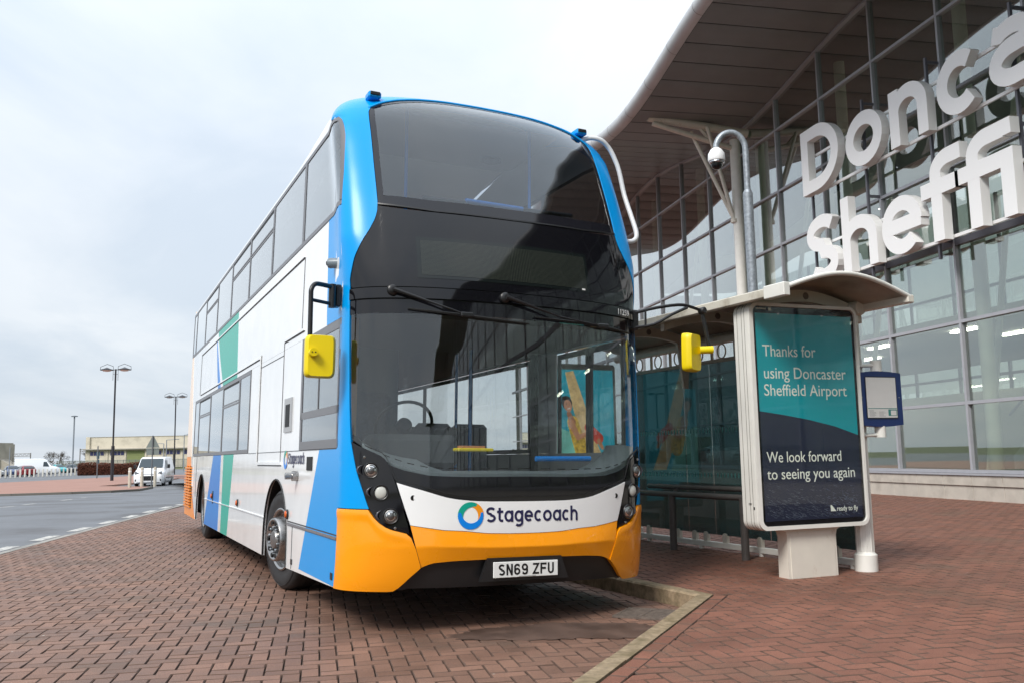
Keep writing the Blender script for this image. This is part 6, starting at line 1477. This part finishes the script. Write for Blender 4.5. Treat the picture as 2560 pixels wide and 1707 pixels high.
# concrete block at the far left, derelict
P = FAR(-116, 200)[0]; cbk = empty('concrete_building', (P.x, P.y, zg), -TH-.1, 'stepped raw concrete building at the left edge', 'building'); mcb = mat('raw_concrete', (.36, .33, .28), .9, noise=.2, nscale=.4)
MB().box(-14, 1.0, 0, 10, 0, 6.5).build('main_block', mcb, cbk); MB().box(.0, 3.0, -1, 8, 0, 7.7).build('stair_tower', mcb, cbk); MB().box(3.0, 4.6, -2, 5, 0, 8.0).build('end_fin', mcb, cbk)
MB().prism([(4.6, 0), (11, 0), (4.6, 3.2)], -1, 3, 'y').build('ramp', mcb, cbk)
for k in range(2): MB().box(-3+k*2.2, -2+k*2.2, -.05, .0, 3.4, 5.8).build('opening', M_black, cbk)
# railway gantries
def gantry(x0, x1, y, h_, label):
    A = FAR(x0, y)[0]; B = FAR(x1, y)[0]; t = empty('gantry', (A.x, A.y, zg), 0, label, 'gantry', 'gantries on the skyline'); d = B-A; m_ = mat('gantry_steel', (.16, .15, .14), .7)
    for p in (Vector((0, 0, 0)), d): MB().tube([(p.x, p.y, 0), (p.x, p.y, h_)], .16, 6).build('mast', m_, t)
    MB().tube([(0, 0, h_-.2), (d.x, d.y, h_-.2)], .08, 6).build('boom', m_, t); MB().tube([(0, 0, h_-.9), (d.x, d.y, h_-.9)], .08, 6).build('boom', m_, t)
    for k in range(9): a = Vector((d.x*k/9, d.y*k/9, h_-.9 if k % 2 else h_-.2)); b = Vector((d.x*(k+1)/9, d.y*(k+1)/9, h_-.2 if k % 2 else h_-.9)); MB().tube([a, b], .05, 4).build('lattice', m_, t)
gantry(-110.5, -106.5, 200, 4.9, 'dark lattice gantry between the concrete block and the bare tree'); gantry(-98, -92, 205, 6.0, 'lattice gantry running behind the hangar corner')
# ---- bare winter trees
def tree(x, y, h_, label, sd, spread=1.):
    r_ = random.Random(sd); P = FAR(x, y)[0]; t = empty('bare_tree', (P.x, P.y, zg), 0, label, 'tree', 'leafless trees on the skyline'); tr = MB(); br = MB()
    def grow(p, d, L_, rad, lvl):
        q = p+d*L_; (tr if lvl < 2 else br).tube([p, p.lerp(q, .5)+Vector((r_.gauss(0, .04), r_.gauss(0, .04), 0))*L_, q], [rad, rad*.85, rad*.65], 5 if lvl < 3 else 3, cap=False)
        if lvl >= 5: return
        for k in range(3 if lvl < 3 else 4):
            a = Vector((r_.gauss(0, 1), r_.gauss(0, 1), r_.gauss(.25, .6))).normalized(); nd_ = (d*.9+a*.75*spread).normalized(); grow(p.lerp(q, r_.uniform(.55, 1.)), nd_, L_*r_.uniform(.66, .84), rad*.60, lvl+1)
    grow(Vector((0, 0, 0)), Vector((0, 0, 1)), h_*.27, h_*.022, 0)
    tr.build('trunk', M_bark, t, 60); o = br.build('crown', M_bark, t); return t
tree(-127.7, 250, 9.6, 'round-crowned bare tree standing clear of the others', 11, 1.1); tree(-117.5, 235, 9.0, 'bare tree behind the floodlight mast', 5); tree(-113, 240, 8.2, 'smaller bare tree touching the hangar', 8, 1.1); tree(-135, 215, 4.2, 'low dark bushy tree beside the gantry', 21, 1.3)
# low scrub and tree belt along the horizon, one mass
V = []; F = []
for k in range(9000):
    u = random.random(); x = lerp(-190, 40, u); y = 262+random.uniform(-12, 12); P = FAR(x, y)[0]; hm = 3.0+1.6*math.sin(x*.11)+1.0*math.sin(x*.37+1); z = zg+random.random()**1.3*hm; r_ = random.uniform(.25, .6)
    a = Vector((random.gauss(0, 1), random.gauss(0, 1), random.gauss(0, 1))).normalized()*r_; b = a.orthogonal().normalized()*r_; q0 = len(V)
    for w_ in (a, b, -a): V.append((P.x+w_.x, P.y+w_.y, max(zg, z+w_.z)))
    F.append((q0, q0+1, q0+2))
tag(MB().add(V, F).build('tree_belt', mat('scrub', (.075, .065, .05), .95, var=-.3)), kind='stuff')
# belt of scrub off to the left, the side mirrored in the terminal glass
V = []; F = []
for k in range(7000):
    y = random.uniform(-30, 75); x = -70+random.uniform(-6, 6); hm = 6.0+2.2*math.sin(y*.13)+1.2*math.sin(y*.41+1); z = -.45+random.random()**1.1*hm; r_ = random.uniform(.25, .6)
    a = Vector((random.gauss(0, 1), random.gauss(0, 1), random.gauss(0, 1))).normalized()*r_; b = a.orthogonal().normalized()*r_; q0 = len(V)
    for w_ in (a, b, -a): V.append((x+w_.x, y+w_.y, max(-.45, z+w_.z)))
    F.append((q0, q0+1, q0+2))
tag(MB().add(V, F).build('roadside_scrub', MATS['scrub']), kind='stuff')
bpy.context.view_layer.update()
print('objects', len(bpy.data.objects), 'faces', sum(len(o.data.polygons) for o in bpy.data.objects if o.type == 'MESH'))
